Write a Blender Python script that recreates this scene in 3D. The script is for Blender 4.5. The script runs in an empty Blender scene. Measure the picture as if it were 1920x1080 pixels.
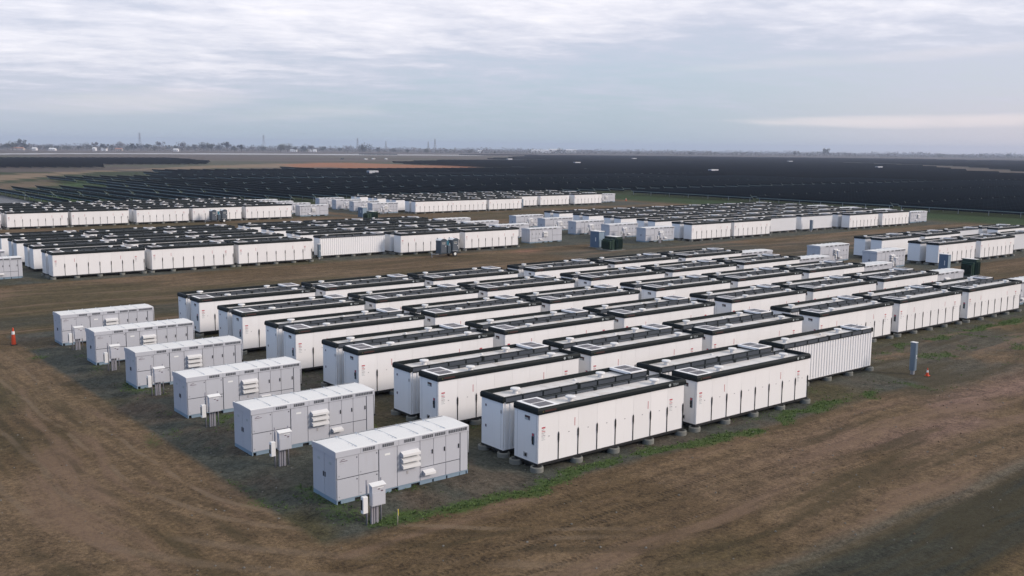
import bpy, bmesh, math, random
import numpy as np
from mathutils import Vector, Matrix
random.seed(7)
C = bpy.context.scene
R = math.radians
col = C.collection

# ------------------------------------------------------------------ camera
CAMP = Vector((-27.392, -32.033, 14.183))
FW = Vector((0.62163055, 0.77067499, -0.14012681))
RT = Vector((0.77920333, -0.62669146, 0.00999922))
UP = Vector((0.08011013, 0.11540309, 0.99008307))
cd = bpy.data.cameras.new('camera'); cam = bpy.data.objects.new('camera', cd); col.objects.link(cam)
m = Matrix.Identity(4)
for i in range(3):
    m[i][0] = RT[i]; m[i][1] = UP[i]; m[i][2] = -FW[i]; m[i][3] = CAMP[i]
cam.matrix_world = m
cd.sensor_width = 36; cd.lens = 1852.27 / 1920 * 36
cd.clip_start = 0.5; cd.clip_end = 20000
C.camera = cam

# ------------------------------------------------------------------ world
SUN_AZ, SUN_EL = R(-52), R(27)          # azimuth from +X, counter-clockwise
w = bpy.data.worlds.new("World"); C.world = w; w.use_nodes = True
nt = w.node_tree; N = nt.nodes; N.clear(); LK = nt.links.new

def node(nt_, t, **kw):
    n = nt_.nodes.new(t)
    for k, v in kw.items():
        if k in ('inp',):
            for a, b in v.items():
                n.inputs[a].default_value = b
        else:
            setattr(n, k, v)
    return n
def mathn(nt_, op, a, b=None, c=None, clamp=False):
    n = nt_.nodes.new('ShaderNodeMath'); n.operation = op; n.use_clamp = clamp
    for i, v in enumerate((a, b, c)):
        if v is None: continue
        if isinstance(v, (int, float)): n.inputs[i].default_value = v
        else: nt_.links.new(v, n.inputs[i])
    return n.outputs[0]
def sstep(nt_, v, a, b):
    n = nt_.nodes.new('ShaderNodeMapRange'); n.interpolation_type = 'SMOOTHSTEP'
    nt_.links.new(v, n.inputs[0]); n.inputs[1].default_value = a; n.inputs[2].default_value = b
    return n.outputs[0]
def mixc(nt_, f, a, b, bt='MIX'):
    n = nt_.nodes.new('ShaderNodeMix'); n.data_type = 'RGBA'; n.blend_type = bt
    for s, v in ((n.inputs[0], f), (n.inputs[6], a), (n.inputs[7], b)):
        if isinstance(v, (int, float)): s.default_value = v
        elif isinstance(v, tuple): s.default_value = v if len(v) == 4 else (*v, 1)
        else: nt_.links.new(v, s)
    return n.outputs[2]
def noise(nt_, vec, scale, detail=4, rough=0.55, dist=0.0):
    n = nt_.nodes.new('ShaderNodeTexNoise')
    nt_.links.new(vec, n.inputs['Vector']); n.inputs['Scale'].default_value = scale
    n.inputs['Detail'].default_value = detail; n.inputs['Roughness'].default_value = rough
    n.inputs['Distortion'].default_value = dist
    return n.outputs[0]
def comb(nt_, x, y, z=0.0):
    n = nt_.nodes.new('ShaderNodeCombineXYZ')
    for i, v in enumerate((x, y, z)):
        if isinstance(v, (int, float)): n.inputs[i].default_value = v
        else: nt_.links.new(v, n.inputs[i])
    return n.outputs[0]

sky = N.new('ShaderNodeTexSky'); sky.sky_type = 'NISHITA'; sky.sun_disc = False
sky.sun_elevation = SUN_EL; sky.sun_rotation = R(90) - SUN_AZ
sky.dust_density = 2.0; sky.air_density = 1.0
bg1 = N.new('ShaderNodeBackground'); bg1.inputs[1].default_value = 0.1; LK(sky.outputs[0], bg1.inputs[0])
tc = N.new('ShaderNodeTexCoord'); sp = N.new('ShaderNodeSeparateXYZ'); LK(tc.outputs['Generated'], sp.inputs[0])
dx, dy, dz = sp.outputs
# forward / sideways components of the direction, so that clouds can be laid out round the compass
az = R(51.1)
fwd = mathn(nt, 'ADD', mathn(nt, 'MULTIPLY', dx, math.cos(az)), mathn(nt, 'MULTIPLY', dy, math.sin(az)))
sid = mathn(nt, 'ADD', mathn(nt, 'MULTIPLY', dx, math.sin(az)), mathn(nt, 'MULTIPLY', dy, -math.cos(az)))
zc = mathn(nt, 'ADD', mathn(nt, 'MAXIMUM', dz, 0.0), 0.075)
u = mathn(nt, 'DIVIDE', sid, zc); v = mathn(nt, 'DIVIDE', fwd, zc)
skew = mathn(nt, 'ADD', v, mathn(nt, 'MULTIPLY', u, -0.35))
cv = comb(nt, u, mathn(nt, 'MULTIPLY', skew, 1.1))
n1 = noise(nt, cv, 0.33, 3, 0.5, 0.2)
n2 = noise(nt, cv, 1.45, 8, 0.62, 0.35)
n3 = noise(nt, comb(nt, mathn(nt, 'MULTIPLY', u, 0.8), v, 3.3), 4.6, 7, 0.66, 0.3)
# broad bright deck: falls off towards the horizon, lowest in the middle of the view
elev = mathn(nt, 'SUBTRACT', dz, mathn(nt, 'MULTIPLY', mathn(nt, 'MAXIMUM', mathn(nt, 'SUBTRACT', sid, -0.28), 0.0), 0.10))
elev = mathn(nt, 'ADD', elev, mathn(nt, 'MULTIPLY', mathn(nt, 'MAXIMUM', mathn(nt, 'SUBTRACT', sid, 0.16), 0.0), 0.16))
deck = sstep(nt, elev, 0.0, 0.11)
base = mathn(nt, 'ADD', mathn(nt, 'MULTIPLY', n1, 0.70), mathn(nt, 'MULTIPLY', n2, 0.62))
base = mathn(nt, 'ADD', base, mathn(nt, 'MULTIPLY', n3, 0.46))
base = mathn(nt, 'ADD', base, mathn(nt, 'MULTIPLY', deck, 0.44))
cl = sstep(nt, base, 0.78, 1.26)
cl = mathn(nt, 'MULTIPLY', cl, sstep(nt, dz, -0.005, 0.05))
# colours (linear)
hz = sstep(nt, dz, 0.0, 0.11)
clear = mixc(nt, hz, (0.39, 0.475, 0.54), (0.43, 0.52, 0.625))
clear = mixc(nt, mathn(nt, 'MULTIPLY', sstep(nt, sid, 0.05, 0.50), 0.7), clear, (0.57, 0.575, 0.64))
clear = mixc(nt, mathn(nt, 'MULTIPLY', sstep(nt, sid, -0.12, -0.5), 0.65), clear, (0.47, 0.51, 0.585))
cloud = mixc(nt, sstep(nt, base, 1.04, 1.60), (0.52, 0.54, 0.655), (0.93, 0.895, 0.935))
skyc = mixc(nt, cl, clear, cloud)
# warm cream wisps low in the sky
n4 = noise(nt, comb(nt, mathn(nt, 'MULTIPLY', sid, 6.0), mathn(nt, 'MULTIPLY', dz, 60.0), 1.7), 1.0, 5, 0.6, 0.4)
def wisp(s0, sw, z0, zw, sl):
    a_ = mathn(nt, 'DIVIDE', mathn(nt, 'SUBTRACT', sid, s0), sw)
    b_ = mathn(nt, 'DIVIDE', mathn(nt, 'SUBTRACT', mathn(nt, 'SUBTRACT', dz, z0), mathn(nt, 'MULTIPLY', mathn(nt, 'SUBTRACT', sid, s0), sl)), zw)
    return sstep(nt, mathn(nt, 'ADD', mathn(nt, 'ADD', mathn(nt, 'MULTIPLY', a_, a_), mathn(nt, 'MULTIPLY', b_, b_)), mathn(nt, 'MULTIPLY', mathn(nt, 'SUBTRACT', n4, 0.5), 3.2)), 1.3, -0.6)
ws = mathn(nt, 'MAXIMUM', wisp(0.42, 0.20, 0.029, 0.0065, 0.01), mathn(nt, 'MULTIPLY', wisp(-0.35, 0.10, 0.040, 0.012, 0.05), 0.55))
ws = mathn(nt, 'MAXIMUM', ws, mathn(nt, 'MULTIPLY', wisp(-0.20, 0.09, 0.033, 0.008, 0.06), 0.3))
ws = mathn(nt, 'MAXIMUM', ws, mathn(nt, 'MULTIPLY', wisp(0.36, 0.24, 0.088, 0.006, 0.055), 0.4))
skyc = mixc(nt, mathn(nt, 'MULTIPLY', ws, 0.6), skyc, (0.90, 0.80, 0.79))
glow = mathn(nt, 'MULTIPLY', sstep(nt, sid, 0.15, 0.6), sstep(nt, dz, 0.07, 0.0))
skyc = mixc(nt, mathn(nt, 'MULTIPLY', glow, 0.7), skyc, (0.66, 0.565, 0.585))
# overhead the deck is a cooler, even grey-blue
skyc = mixc(nt, sstep(nt, dz, 0.20, 0.45), skyc, (0.68, 0.70, 0.74))
skyc = mixc(nt, mathn(nt, 'MULTIPLY', sstep(nt, dx, 0.0, -0.55), sstep(nt, dz, 0.75, 0.40)), skyc, (0.26, 0.44, 0.80))
bg2 = N.new('ShaderNodeBackground'); bg2.inputs[1].default_value = 1.0; LK(skyc, bg2.inputs[0])
mx = N.new('ShaderNodeMixShader'); mx.inputs[0].default_value = 0.86
LK(bg1.outputs[0], mx.inputs[1]); LK(bg2.outputs[0], mx.inputs[2])
wo = N.new('ShaderNodeOutputWorld'); LK(mx.outputs[0], wo.inputs[0])

# ------------------------------------------------------------------ sun
sd = bpy.data.lights.new('sun', 'SUN'); sd.energy = 2.1; sd.angle = R(14); sd.color = (1.0, 0.88, 0.80)
so = bpy.data.objects.new('sun', sd); col.objects.link(so)
sdir = Vector((math.cos(SUN_EL) * math.cos(SUN_AZ), math.cos(SUN_EL) * math.sin(SUN_AZ), math.sin(SUN_EL)))
so.rotation_euler = sdir.to_track_quat('Z', 'Y').to_euler(); so.location = (0, -30, 60)
C.view_settings.view_transform = 'Standard'; C.view_settings.look = 'None'
C.view_settings.exposure = 0.36; C.view_settings.gamma = 1.0
C.render.engine = 'CYCLES'
C.cycles.max_bounces = 6; C.cycles.diffuse_bounces = 3; C.cycles.volume_bounces = 0
C.cycles.caustics_reflective = False; C.cycles.caustics_refractive = False

# ------------------------------------------------------------------ materials
MAT = {}
def mat(name, colr, rough=0.6, metal=0.0, var=0.0, vscale=3.0, bump=0.0, spec=0.4, streak=0.0):
    """plain painted / metal / concrete surface with soft procedural variation"""
    mt = bpy.data.materials.new(name); mt.use_nodes = True; t = mt.node_tree
    b = t.nodes['Principled BSDF']; b.inputs['Base Color'].default_value = (*colr, 1)
    b.inputs['Roughness'].default_value = rough; b.inputs['Metallic'].default_value = metal
    b.inputs['Specular IOR Level'].default_value = spec
    if var or bump or streak:
        g = t.nodes.new('ShaderNodeNewGeometry'); oi = t.nodes.new('ShaderNodeObjectInfo')
        n = noise(t, g.outputs['Position'], vscale, 5, 0.6)
        c = mixc(t, n, tuple(x * (1 - var) for x in colr), tuple(min(1, x * (1 + var)) for x in colr))
        rv = mathn(t, 'ADD', mathn(t, 'MULTIPLY', oi.outputs['Random'], 0.06), 0.95)
        sc_ = t.nodes.new('ShaderNodeVectorMath'); sc_.operation = 'SCALE'; t.links.new(c, sc_.inputs[0]); t.links.new(rv, sc_.inputs['Scale']); c = sc_.outputs[0]
        if streak:
            s = t.nodes.new('ShaderNodeSeparateXYZ'); t.links.new(g.outputs['Position'], s.inputs[0])
            sn = noise(t, comb(t, mathn(t, 'MULTIPLY', s.outputs[0], 5.0), mathn(t, 'MULTIPLY', s.outputs[1], 5.0), mathn(t, 'MULTIPLY', s.outputs[2], 0.6)), 1.0, 4, 0.6)
            c = mixc(t, mathn(t, 'MULTIPLY', sstep(t, sn, 0.52, 0.75), streak), c, tuple(x * y for x, y in zip(colr, (0.62, 0.56, 0.47))))
        t.links.new(c, b.inputs['Base Color'])
        if bump:
            bn = t.nodes.new('ShaderNodeBump'); bn.inputs['Strength'].default_value = bump; bn.inputs['Distance'].default_value = 0.05
            t.links.new(noise(t, g.outputs['Position'], vscale * 6, 4), bn.inputs['Height']); t.links.new(bn.outputs[0], b.inputs['Normal'])
    MAT[name] = mt; return mt
WHITE = mat('white_paint', (0.78, 0.765, 0.755), 0.45, var=0.03, vscale=0.7, streak=0.10)
DOORW = mat('door_white_paint', (0.78, 0.76, 0.745), 0.42, var=0.03, vscale=0.9, streak=0.08)
GREYP = mat('grey_cabinet_paint', (0.465, 0.47, 0.50), 0.5, var=0.03, vscale=0.8, streak=0.10)
GREYR = mat('pale_roof_paint', (0.70, 0.69, 0.67), 0.55, var=0.04, vscale=0.8)
GREYB = mat('blue_grey_metal', (0.20, 0.27, 0.33), 0.5, var=0.06)
CABB = mat('slate_blue_cabinet_paint', (0.085, 0.135, 0.20), 0.5, var=0.05)
SEAM = mat('dark_seam', (0.06, 0.065, 0.08), 0.8)
BLACK = mat('black_cap', (0.007, 0.011, 0.012), 0.55, var=0.2, spec=0.14)
BLACK2 = mat('black_base_steel', (0.012, 0.012, 0.013), 0.6)
GUARD = mat('grey_guard_panel', (0.055, 0.065, 0.08), 0.5, var=0.15, vscale=2)
GRILLE = mat('grille_grey', (0.14, 0.12, 0.125), 0.6)
VENT = mat('vent_slot', (0.075, 0.08, 0.09), 0.6)
CONC = mat('concrete', (0.17, 0.17, 0.15), 0.9, var=0.25, vscale=4, bump=0.3)
REDM = mat('red_print', (0.42, 0.06, 0.08), 0.6)
DRED = mat('dark_red_print', (0.045, 0.012, 0.010), 0.6)
OCHRE = mat('ochre_print', (0.10, 0.08, 0.02), 0.6)
YELL = mat('yellow_paint', (0.55, 0.45, 0.05), 0.6)
LGREY = mat('pale_print', (0.35, 0.38, 0.38), 0.6)
DOTG = mat('grey_latch', (0.36, 0.35, 0.35), 0.5)
TXT = mat('dark_print', (0.12, 0.08, 0.10), 0.6)
ORANGE = mat('orange_plastic', (0.55, 0.06, 0.015), 0.5)
WBAND = mat('reflective_white_band', (0.75, 0.75, 0.72), 0.4)
DGREEN = mat('dark_green_paint', (0.010, 0.035, 0.022), 0.45, var=0.1)
TOIL = mat('dark_slate_plastic', (0.045, 0.065, 0.085), 0.55, var=0.08)
TOILD = mat('slate_door_plastic', (0.075, 0.09, 0.11), 0.55, var=0.08)
TEAL = mat('teal_plastic', (0.02, 0.14, 0.20), 0.5)
RUBBER = mat('black_rubber', (0.015, 0.015, 0.015), 0.8)
STEEL = mat('galvanised_steel', (0.30, 0.31, 0.33), 0.45, metal=0.4, var=0.1)
POSTB = mat('blue_grey_post_paint', (0.13, 0.175, 0.22), 0.5, var=0.05)
POSTG = mat('grey_conduit', (0.26, 0.25, 0.27), 0.6, var=0.1)
STONE = mat('pale_stone', (0.16, 0.15, 0.13), 0.9, var=0.3, vscale=5)
CLOD = mat('earth_clod', (0.085, 0.058, 0.036), 0.95, var=0.3, vscale=5)
BARK = mat('bark', (0.06, 0.045, 0.035), 0.9)
BEIGE = mat('beige_render', (0.42, 0.36, 0.30), 0.8, var=0.1)
ROOFT = mat('orange_tile', (0.36, 0.16, 0.09), 0.8, var=0.1)
CARW = mat('white_car_paint', (0.72, 0.72, 0.72), 0.25)
GLASS = mat('dark_glass', (0.02, 0.025, 0.03), 0.1)

def roof_mat():
    mt = bpy.data.materials.new('roof_sheet'); mt.use_nodes = True; t = mt.node_tree; b = t.nodes['Principled BSDF']
    g = t.nodes.new('ShaderNodeNewGeometry')
    n = noise(t, g.outputs['Position'], 0.9, 5, 0.6); n2_ = noise(t, g.outputs['Position'], 3.0, 4, 0.6)
    c = mixc(t, n2_, (0.56, 0.535, 0.51), (0.70, 0.67, 0.64))
    c = mixc(t, mathn(t, 'MULTIPLY', sstep(t, n, 0.53, 0.72), 0.55), c, (0.42, 0.33, 0.25))
    t.links.new(c, b.inputs['Base Color']); b.inputs['Roughness'].default_value = 0.5
    return mt
ROOFS = roof_mat()
ARM = mat('weathered_steel_arm', (0.14, 0.19, 0.17), 0.6)
TUBE = mat('galvanised_tube', (0.26, 0.33, 0.31), 0.6)

def panel_mat(name, base, line, spec):
    mt = bpy.data.materials.new(name); mt.use_nodes = True; t = mt.node_tree; b = t.nodes['Principled BSDF']
    g = t.nodes.new('ShaderNodeNewGeometry'); s = t.nodes.new('ShaderNodeSeparateXYZ'); t.links.new(g.outputs['Position'], s.inputs[0])
    fr = mathn(t, 'FRACT', mathn(t, 'MULTIPLY', s.outputs[1], 1 / 1.05))
    ln = mathn(t, 'GREATER_THAN', mathn(t, 'ABSOLUTE', mathn(t, 'SUBTRACT', fr, 0.5)), 0.465)
    n = noise(t, g.outputs['Position'], 0.03, 3, 0.6)
    c = mixc(t, n, tuple(x * 0.6 for x in base), tuple(x * 1.5 for x in base))
    c = mixc(t, mathn(t, 'MULTIPLY', ln, 0.6), c, line)
    t.links.new(c, b.inputs['Base Color']); b.inputs['Roughness'].default_value = 0.38
    b.inputs['Specular IOR Level'].default_value = spec
    return mt
PANEL = panel_mat('solar_panel_glass', (0.007, 0.022, 0.038), (0.035, 0.07, 0.10), 0.16)

def leaf_mat(name, a, b_):
    mt = bpy.data.materials.new(name); mt.use_nodes = True; t = mt.node_tree; b = t.nodes['Principled BSDF']
    g = t.nodes.new('ShaderNodeNewGeometry'); oi = t.nodes.new('ShaderNodeObjectInfo')
    n = noise(t, g.outputs['Position'], 0.35, 3)
    c = mixc(t, n, a, b_); c = mixc(t, mathn(t, 'MULTIPLY', oi.outputs['Random'], 0.5), c, (0.07, 0.055, 0.045))
    t.links.new(c, b.inputs['Base Color']); b.inputs['Roughness'].default_value = 0.9
    return mt
LEAF = leaf_mat('winter_foliage', (0.035, 0.045, 0.022), (0.06, 0.065, 0.035))
TUFT = leaf_mat('weed_leaves', (0.055, 0.115, 0.018), (0.11, 0.175, 0.038))
TWIG = leaf_mat('bare_twigs', (0.075, 0.06, 0.055), (0.10, 0.085, 0.075))

# ------------------------------------------------------------------ mesh builder
class MB:
    def __init__(s): s.v = []; s.f = []; s.m = []; s.mats = []; s.sm = []
    def mi(s, mt):
        if mt not in s.mats: s.mats.append(mt)
        return s.mats.index(mt)
    def face(s, pts, mt, smooth=False):
        i = len(s.v); s.v += [tuple(p) for p in pts]; s.f.append(tuple(range(i, i + len(pts)))); s.m.append(s.mi(mt)); s.sm.append(smooth)
    def box(s, x0, x1, y0, y1, z0, z1, mt, skip=''):
        i = len(s.v); k = s.mi(mt)
        s.v += [(x0, y0, z0), (x1, y0, z0), (x1, y1, z0), (x0, y1, z0), (x0, y0, z1), (x1, y0, z1), (x1, y1, z1), (x0, y1, z1)]
        for n, f in (('b', (0, 3, 2, 1)), ('t', (4, 5, 6, 7)), ('f', (0, 1, 5, 4)), ('r', (1, 2, 6, 5)), ('k', (2, 3, 7, 6)), ('l', (3, 0, 4, 7))):
            if n in skip: continue
            s.f.append(tuple(i + a for a in f)); s.m.append(k); s.sm.append(False)
    def bbox(s, x0, x1, y0, y1, z0, z1, mt, b=0.02):
        """box with chamfered upright and top edges"""
        k = s.mi(mt)
        def ring(x0, x1, y0, y1, z, b):
            return [(x0 + b, y0, z), (x1 - b, y0, z), (x1, y0 + b, z), (x1, y1 - b, z), (x1 - b, y1, z), (x0 + b, y1, z), (x0, y1 - b, z), (x0, y0 + b, z)]
        i = len(s.v)
        s.v += ring(x0, x1, y0, y1, z0, b) + ring(x0, x1, y0, y1, z1 - b, b) + ring(x0 + b, x1 - b, y0 + b, y1 - b, z1, b * .5)
        for r in range(2):
            for j in range(8):
                a, c = i + r * 8 + j, i + r * 8 + (j + 1) % 8
                s.f.append((a, c, c + 8, a + 8)); s.m.append(k); s.sm.append(False)
        s.f.append(tuple(i + 16 + j for j in range(8))); s.m.append(k); s.sm.append(False)
        s.f.append(tuple(i + 7 - j for j in range(8))); s.m.append(k); s.sm.append(False)
    def cyl(s, p0, p1, r0, r1, mt, n=12, caps=True, smooth=True):
        p0 = Vector(p0); p1 = Vector(p1); d = (p1 - p0).normalized()
        a = d.orthogonal().normalized(); b = d.cross(a); i = len(s.v); k = s.mi(mt)
        for p, r in ((p0, r0), (p1, r1)):
            for j in range(n):
                t = 2 * math.pi * j / n; s.v.append(tuple(p + a * (r * math.cos(t)) + b * (r * math.sin(t))))
        for j in range(n):
            q = (j + 1) % n; s.f.append((i + j, i + q, i + n + q, i + n + j)); s.m.append(k); s.sm.append(smooth)
        if caps:
            s.f.append(tuple(i + j for j in reversed(range(n)))); s.f.append(tuple(i + n + j for j in range(n)))
            s.m += [k, k]; s.sm += [False, False]
    def prof(s, zs, r, cx, cy, mt, n=14):
        for (z0, r0), (z1, r1) in zip(zs, zs[1:]):
            s.cyl((cx, cy, z0), (cx, cy, z1), r0 * r, r1 * r, mt, n, caps=False)
        s.face([(cx + zs[-1][1] * r * math.cos(2 * math.pi * j / n), cy + zs[-1][1] * r * math.sin(2 * math.pi * j / n), zs[-1][0]) for j in range(n)], mt)
    def mesh(s, name):
        me = bpy.data.meshes.new(name); me.from_pydata(s.v, [], s.f)
        for mt in s.mats: me.materials.append(mt)
        me.polygons.foreach_set('material_index', s.m); me.polygons.foreach_set('use_smooth', s.sm)
        me.update(); return me
    def build(s, name, parent=None):
        o = bpy.data.objects.new(name, s.mesh(name)); col.objects.link(o)
        if parent is not None: o.parent = parent
        return o
def empty(name, loc=(0, 0, 0), rz=0):
    o = bpy.data.objects.new(name, None); col.objects.link(o); o.location = loc; o.rotation_euler = (0, 0, rz)
    o.empty_display_size = 0.5; return o
def tag(o, label, cat, group=None):
    o['label'] = label; o['category'] = cat
    if group: o['group'] = group
    return o
def link_tree(o, kids, parent=None, skip=()):
    c = o.copy(); col.objects.link(c); c.parent = parent
    for ch in kids.get(o, ()):
        if ch.name.split('.')[0] in skip: continue
        link_tree(ch, kids, c, skip)
    return c
def kidmap(o, d=None):
    d = {} if d is None else d
    d[o] = [x for x in bpy.data.objects if x.parent == o]
    for x in d[o]: kidmap(x, d)
    return d
ORD = ['zeroth', 'first', 'second', 'third', 'fourth', 'fifth', 'sixth', 'seventh', 'eighth', 'ninth', 'tenth', 'eleventh', 'twelfth', 'thirteenth', 'fourteenth', 'fifteenth', 'sixteenth', 'seventeenth', 'eighteenth', 'nineteenth']
TENS = ['', '', 'twent', 'thirt', 'fort', 'fift', 'sixt', 'sevent', 'eight', 'ninet']
def ordw(n):
    if n < 20: return ORD[n]
    if n >= 100: return 'hundred-and-' + ordw(n - 100) if n > 100 else 'hundredth'
    return TENS[n // 10] + ('ieth' if n % 10 == 0 else 'y-' + ORD[n % 10])

# ------------------------------------------------------------------ layout
L, W, HB, HT = 9.57, 1.635, 0.36, 2.61
PR = 7.79                                # row pitch
BACK = 2.478                             # front face -> ribbed face of the row behind
SKID_L, SKID_W = 6.36, 1.92
# blocks: name, row y0, list per row of (front columns, back columns), skid columns
BLK = {}
Axs = [0.0, 10.51, 21.02, 32.6, 43.2, 53.95]
BLK['A'] = dict(y=0.0, say='front block', rows=[([0, 1], [0, 1, 2])] + [([0, 1, 2, 3, 4, 5],) * 2] * 5, xs=Axs)
BLK['B'] = dict(y=78.25, say='block beside the three toilets', rows=[([0, 1, 2, 4, 5], [0, 1, 2, 3, 4, 5])] + [([0, 1, 2, 3, 4, 5],) * 2] * 3, xs=[-0.35, 9.98, 20.15, 32.1, 42.6, 53.1])
BLK['W'] = dict(y=147.3, say='far block behind the two toilets', rows=[(list(range(6)),) * 2] * 2 + [(list(range(1, 6)),) * 2] * 2, xs=[-0.6, 9.9, 20.0, 31.0, 41.2, 51.6])
BLK['E'] = dict(y=146.0, say='far block by the solar field', rows=[([0, 1, 2], [0, 1, 2])] + [(list(range(6)),) * 2] * 3, xs=[89.4, 99.0, 109.3, 120.6, 131.2, 142.6])
BLK['D'] = dict(y=70.2, say='block behind the green transformer', rows=[([0, 1, 4, 5], [0, 1, 2, 3, 4, 5])] + [(list(range(6)),) * 2] * 4, xs=[91.0, 101.3, 112.0, 123.1, 134.4, 145.4])
BLK['F'] = dict(y=30.8, say='block cut off by the picture edge', rows=[([0, 1], [0, 1, 2])] + [([0, 1, 3], [0, 1, 2, 3])], xs=[92.3, 103.3, 114.0, 124.6])
SKIDS = []   # x, y, mirrored, label
def skcol(x, y0, n, mir, lab, k0=0):
    for k in range(k0, k0 + n):
        SKIDS.append((x, y0 + k * PR + 1.1, mir, lab, k - k0, n))
skcol(-9.3755, 0.0, 6, False, 'left end of the front block')
skcol(64.4, 0.0, 5, True, 'right end of the front block', 1)
skcol(-9.3, 78.6, 2, False, 'left end of the middle left block')
skcol(66.0, 78.6, 4, True, 'right end of the middle left block')
skcol(63.5, 147.3, 4, True, 'right end of the far left block')
skcol(80.2, 147.3, 4, False, 'left end of the far central block')
skcol(153.9, 148.2, 3, True, 'right end of the far central block', 1)
skcol(82.0, 70.4, 5, False, 'left end of the middle right block')
skcol(157.5, 70.2, 4, True, 'right end of the middle right block')
skcol(80.0, 30.8, 2, False, 'left end of the right edge block')
SKIDCOLS = [(-9.4, -3.0, 1.1, 42.2), (64.4, 70.8, 8.8, 42.2), (-9.3, -2.9, 79.6, 90), (66, 72.4, 79.6, 106), (82, 88.4, 71.4, 105), (157.5, 164, 71, 98), (80, 86.4, 31.9, 42), (63.5, 70, 148, 174), (80.2, 86.6, 148, 174), (153.9, 160.3, 156, 174)]

# ------------------------------------------------------------------ ground
def vnoise(x, y, sc, seed):
    x = x / sc; y = y / sc; xi = np.floor(x); yi = np.floor(y); fx = x - xi; fy = y - yi
    fx = fx * fx * (3 - 2 * fx); fy = fy * fy * (3 - 2 * fy)
    def h(a, b):
        s = np.sin(a * 127.1 + b * 311.7 + seed * 74.7) * 43758.5453
        return s - np.floor(s)
    return (h(xi, yi) * (1 - fx) + h(xi + 1, yi) * fx) * (1 - fy) + (h(xi, yi + 1) * (1 - fx) + h(xi + 1, yi + 1) * fx) * fy
def fbm(x, y, sc, seed, o=4):
    s = 0; a = 0.5; t = 0
    for i in range(o):
        s = s + a * vnoise(x, y, sc, seed + i * 13.7); t += a; sc *= 0.47; a *= 0.55
    return s / t
def ss(v, a, b):
    t = np.clip((v - a) / (b - a), 0, 1); return t * t * (3 - 2 * t)
def inrect(x, y, x0, x1, y0, y1, e):
    return ss(x, x0 - e, x0 + e) * (1 - ss(x, x1 - e, x1 + e)) * ss(y, y0 - e, y0 + e) * (1 - ss(y, y1 - e, y1 + e))
def gh(x, y):
    """ground height: flat plain with low gravel pads under the grey cabinets"""
    x = np.asarray(x, float); y = np.asarray(y, float); h = np.full(np.broadcast(x, y).shape, 0.03)
    for x0, x1, y0, y1 in SKIDCOLS:
        h = np.maximum(h, 0.03 + 0.235 * ss(x, x0 - 1.7, x0 - 0.15) * (1 - ss(x, x1 + 0.2, x1 + 1.6)) * ss(y, y0 - 2.4, y0 - 0.2) * (1 - ss(y, y1 + 0.2, y1 + 2.5)))
    return h
def inpoly(x, y, poly):
    r = np.zeros(x.shape, bool); n = len(poly)
    for i in range(n):
        x0, y0 = poly[i]; x1, y1 = poly[(i + 1) % n]
        c = ((y0 > y) != (y1 > y)) & (x < (x1 - x0) * (y - y0) / ((y1 - y0) if y1 != y0 else 1e-9) + x0)
        r ^= c
    return r
P_EXCL = [(192, 478), (241, 500), (290, 474), (345, 462), (424, 448), (417, 497), (400, 532), (407, 599), (415, 674), (519, 766), (595, 827), (672, 891), (747, 957), (995, 1198), (1220, 1453), (233, 1567), (62, 519)]
P_STRIP = [(1115, 690), (960, 462), (778, 322), (650, 240), (612, 240), (622, 275), (735, 372), (905, 500), (1055, 715)]
P_FARL = [(150, 956), (173, 942), (325, 927), (290, 765), (260, 690), (175, 663), (148, 573), (98, 578), (82, 580)]
P_TAN = [(51, 427), (73, 460), (156, 543), (247, 643), (361, 739), (275, 568), (189, 556), (126, 497), (86, 430), (56, 377), (38, 351)]
P_ORANGE = [(324, 683), (387, 750), (414, 761), (414, 672), (435, 583), (395, 526), (275, 568)]
P_WATER = [(237, 1436), (419, 1591), (685, 1670), (1188, 1582), (1064, 1418), (581, 1464), (381, 1454), (213, 1305)]
P_BARE = [(51, 350), (76, 389), (72, 341), (53, 314), (34, 300), (30, 330)]
P_PALE = [(34, 268), (33, 249), (33, 219), (20, 210), (15, 240), (25, 275)]

def axis(lo_f, a, b, step, hi, lo, g=1.05, mx=30):
    xs = list(np.arange(a, b, step)); s = step; x = xs[-1]
    while x < hi: s = min(s * g, mx if x < 2500 else 400); x += s; xs.append(x)
    s = step; x = xs[0]; left = []
    while x > lo: s = min(s * g * 1.1, 300); x -= s; left.append(x)
    return np.array(left[::-1] + xs)
gx = axis(0, -34, 72, 0.4, 7000, -600); gy = axis(0, -26, 62, 0.4, 7000, -300)
X, Y = np.meshgrid(gx, gy); nx, ny = len(gx), len(gy)
wx = X + (fbm(X, Y, 3.5, 3) - 0.5) * 2.2; wy = Y + (fbm(X, Y, 3.0, 9) - 0.5) * 1.8
Z = gh(X, Y) + (fbm(X, Y, 2.2, 5) - 0.5) * 0.05 * (np.abs(X) < 400)
near = ss(300 - np.hypot(X - 40, Y - 60), 0, 60)
DIRT = np.array([0.094, 0.063, 0.033]); DIRT2 = np.array([0.128, 0.087, 0.050])
GRAV = np.array([0.056, 0.059, 0.048]); DGRV = np.array([0.030, 0.031, 0.023]); OLIV = np.array([0.058, 0.049, 0.021])
GRAS = np.array([0.030, 0.062, 0.012]); PLAIN = np.array([0.062, 0.066, 0.036]); MAUVE = np.array([0.095, 0.075, 0.062])
TANC = np.array([0.190, 0.135, 0.085]); ORNG = np.array([0.27, 0.115, 0.055]); WATR = np.array([0.55, 0.55, 0.56])
def lay(c, m, k): return c * (1 - m[..., None]) + k * m[..., None]
n_a = fbm(X, Y, 9, 21); n_b = fbm(X, Y, 26, 33)
base_c = np.ones(X.shape + (3,)) * DIRT
base_c = lay(base_c, ss(n_a, 0.45, 0.62), DIRT2 * 0.95)
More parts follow.
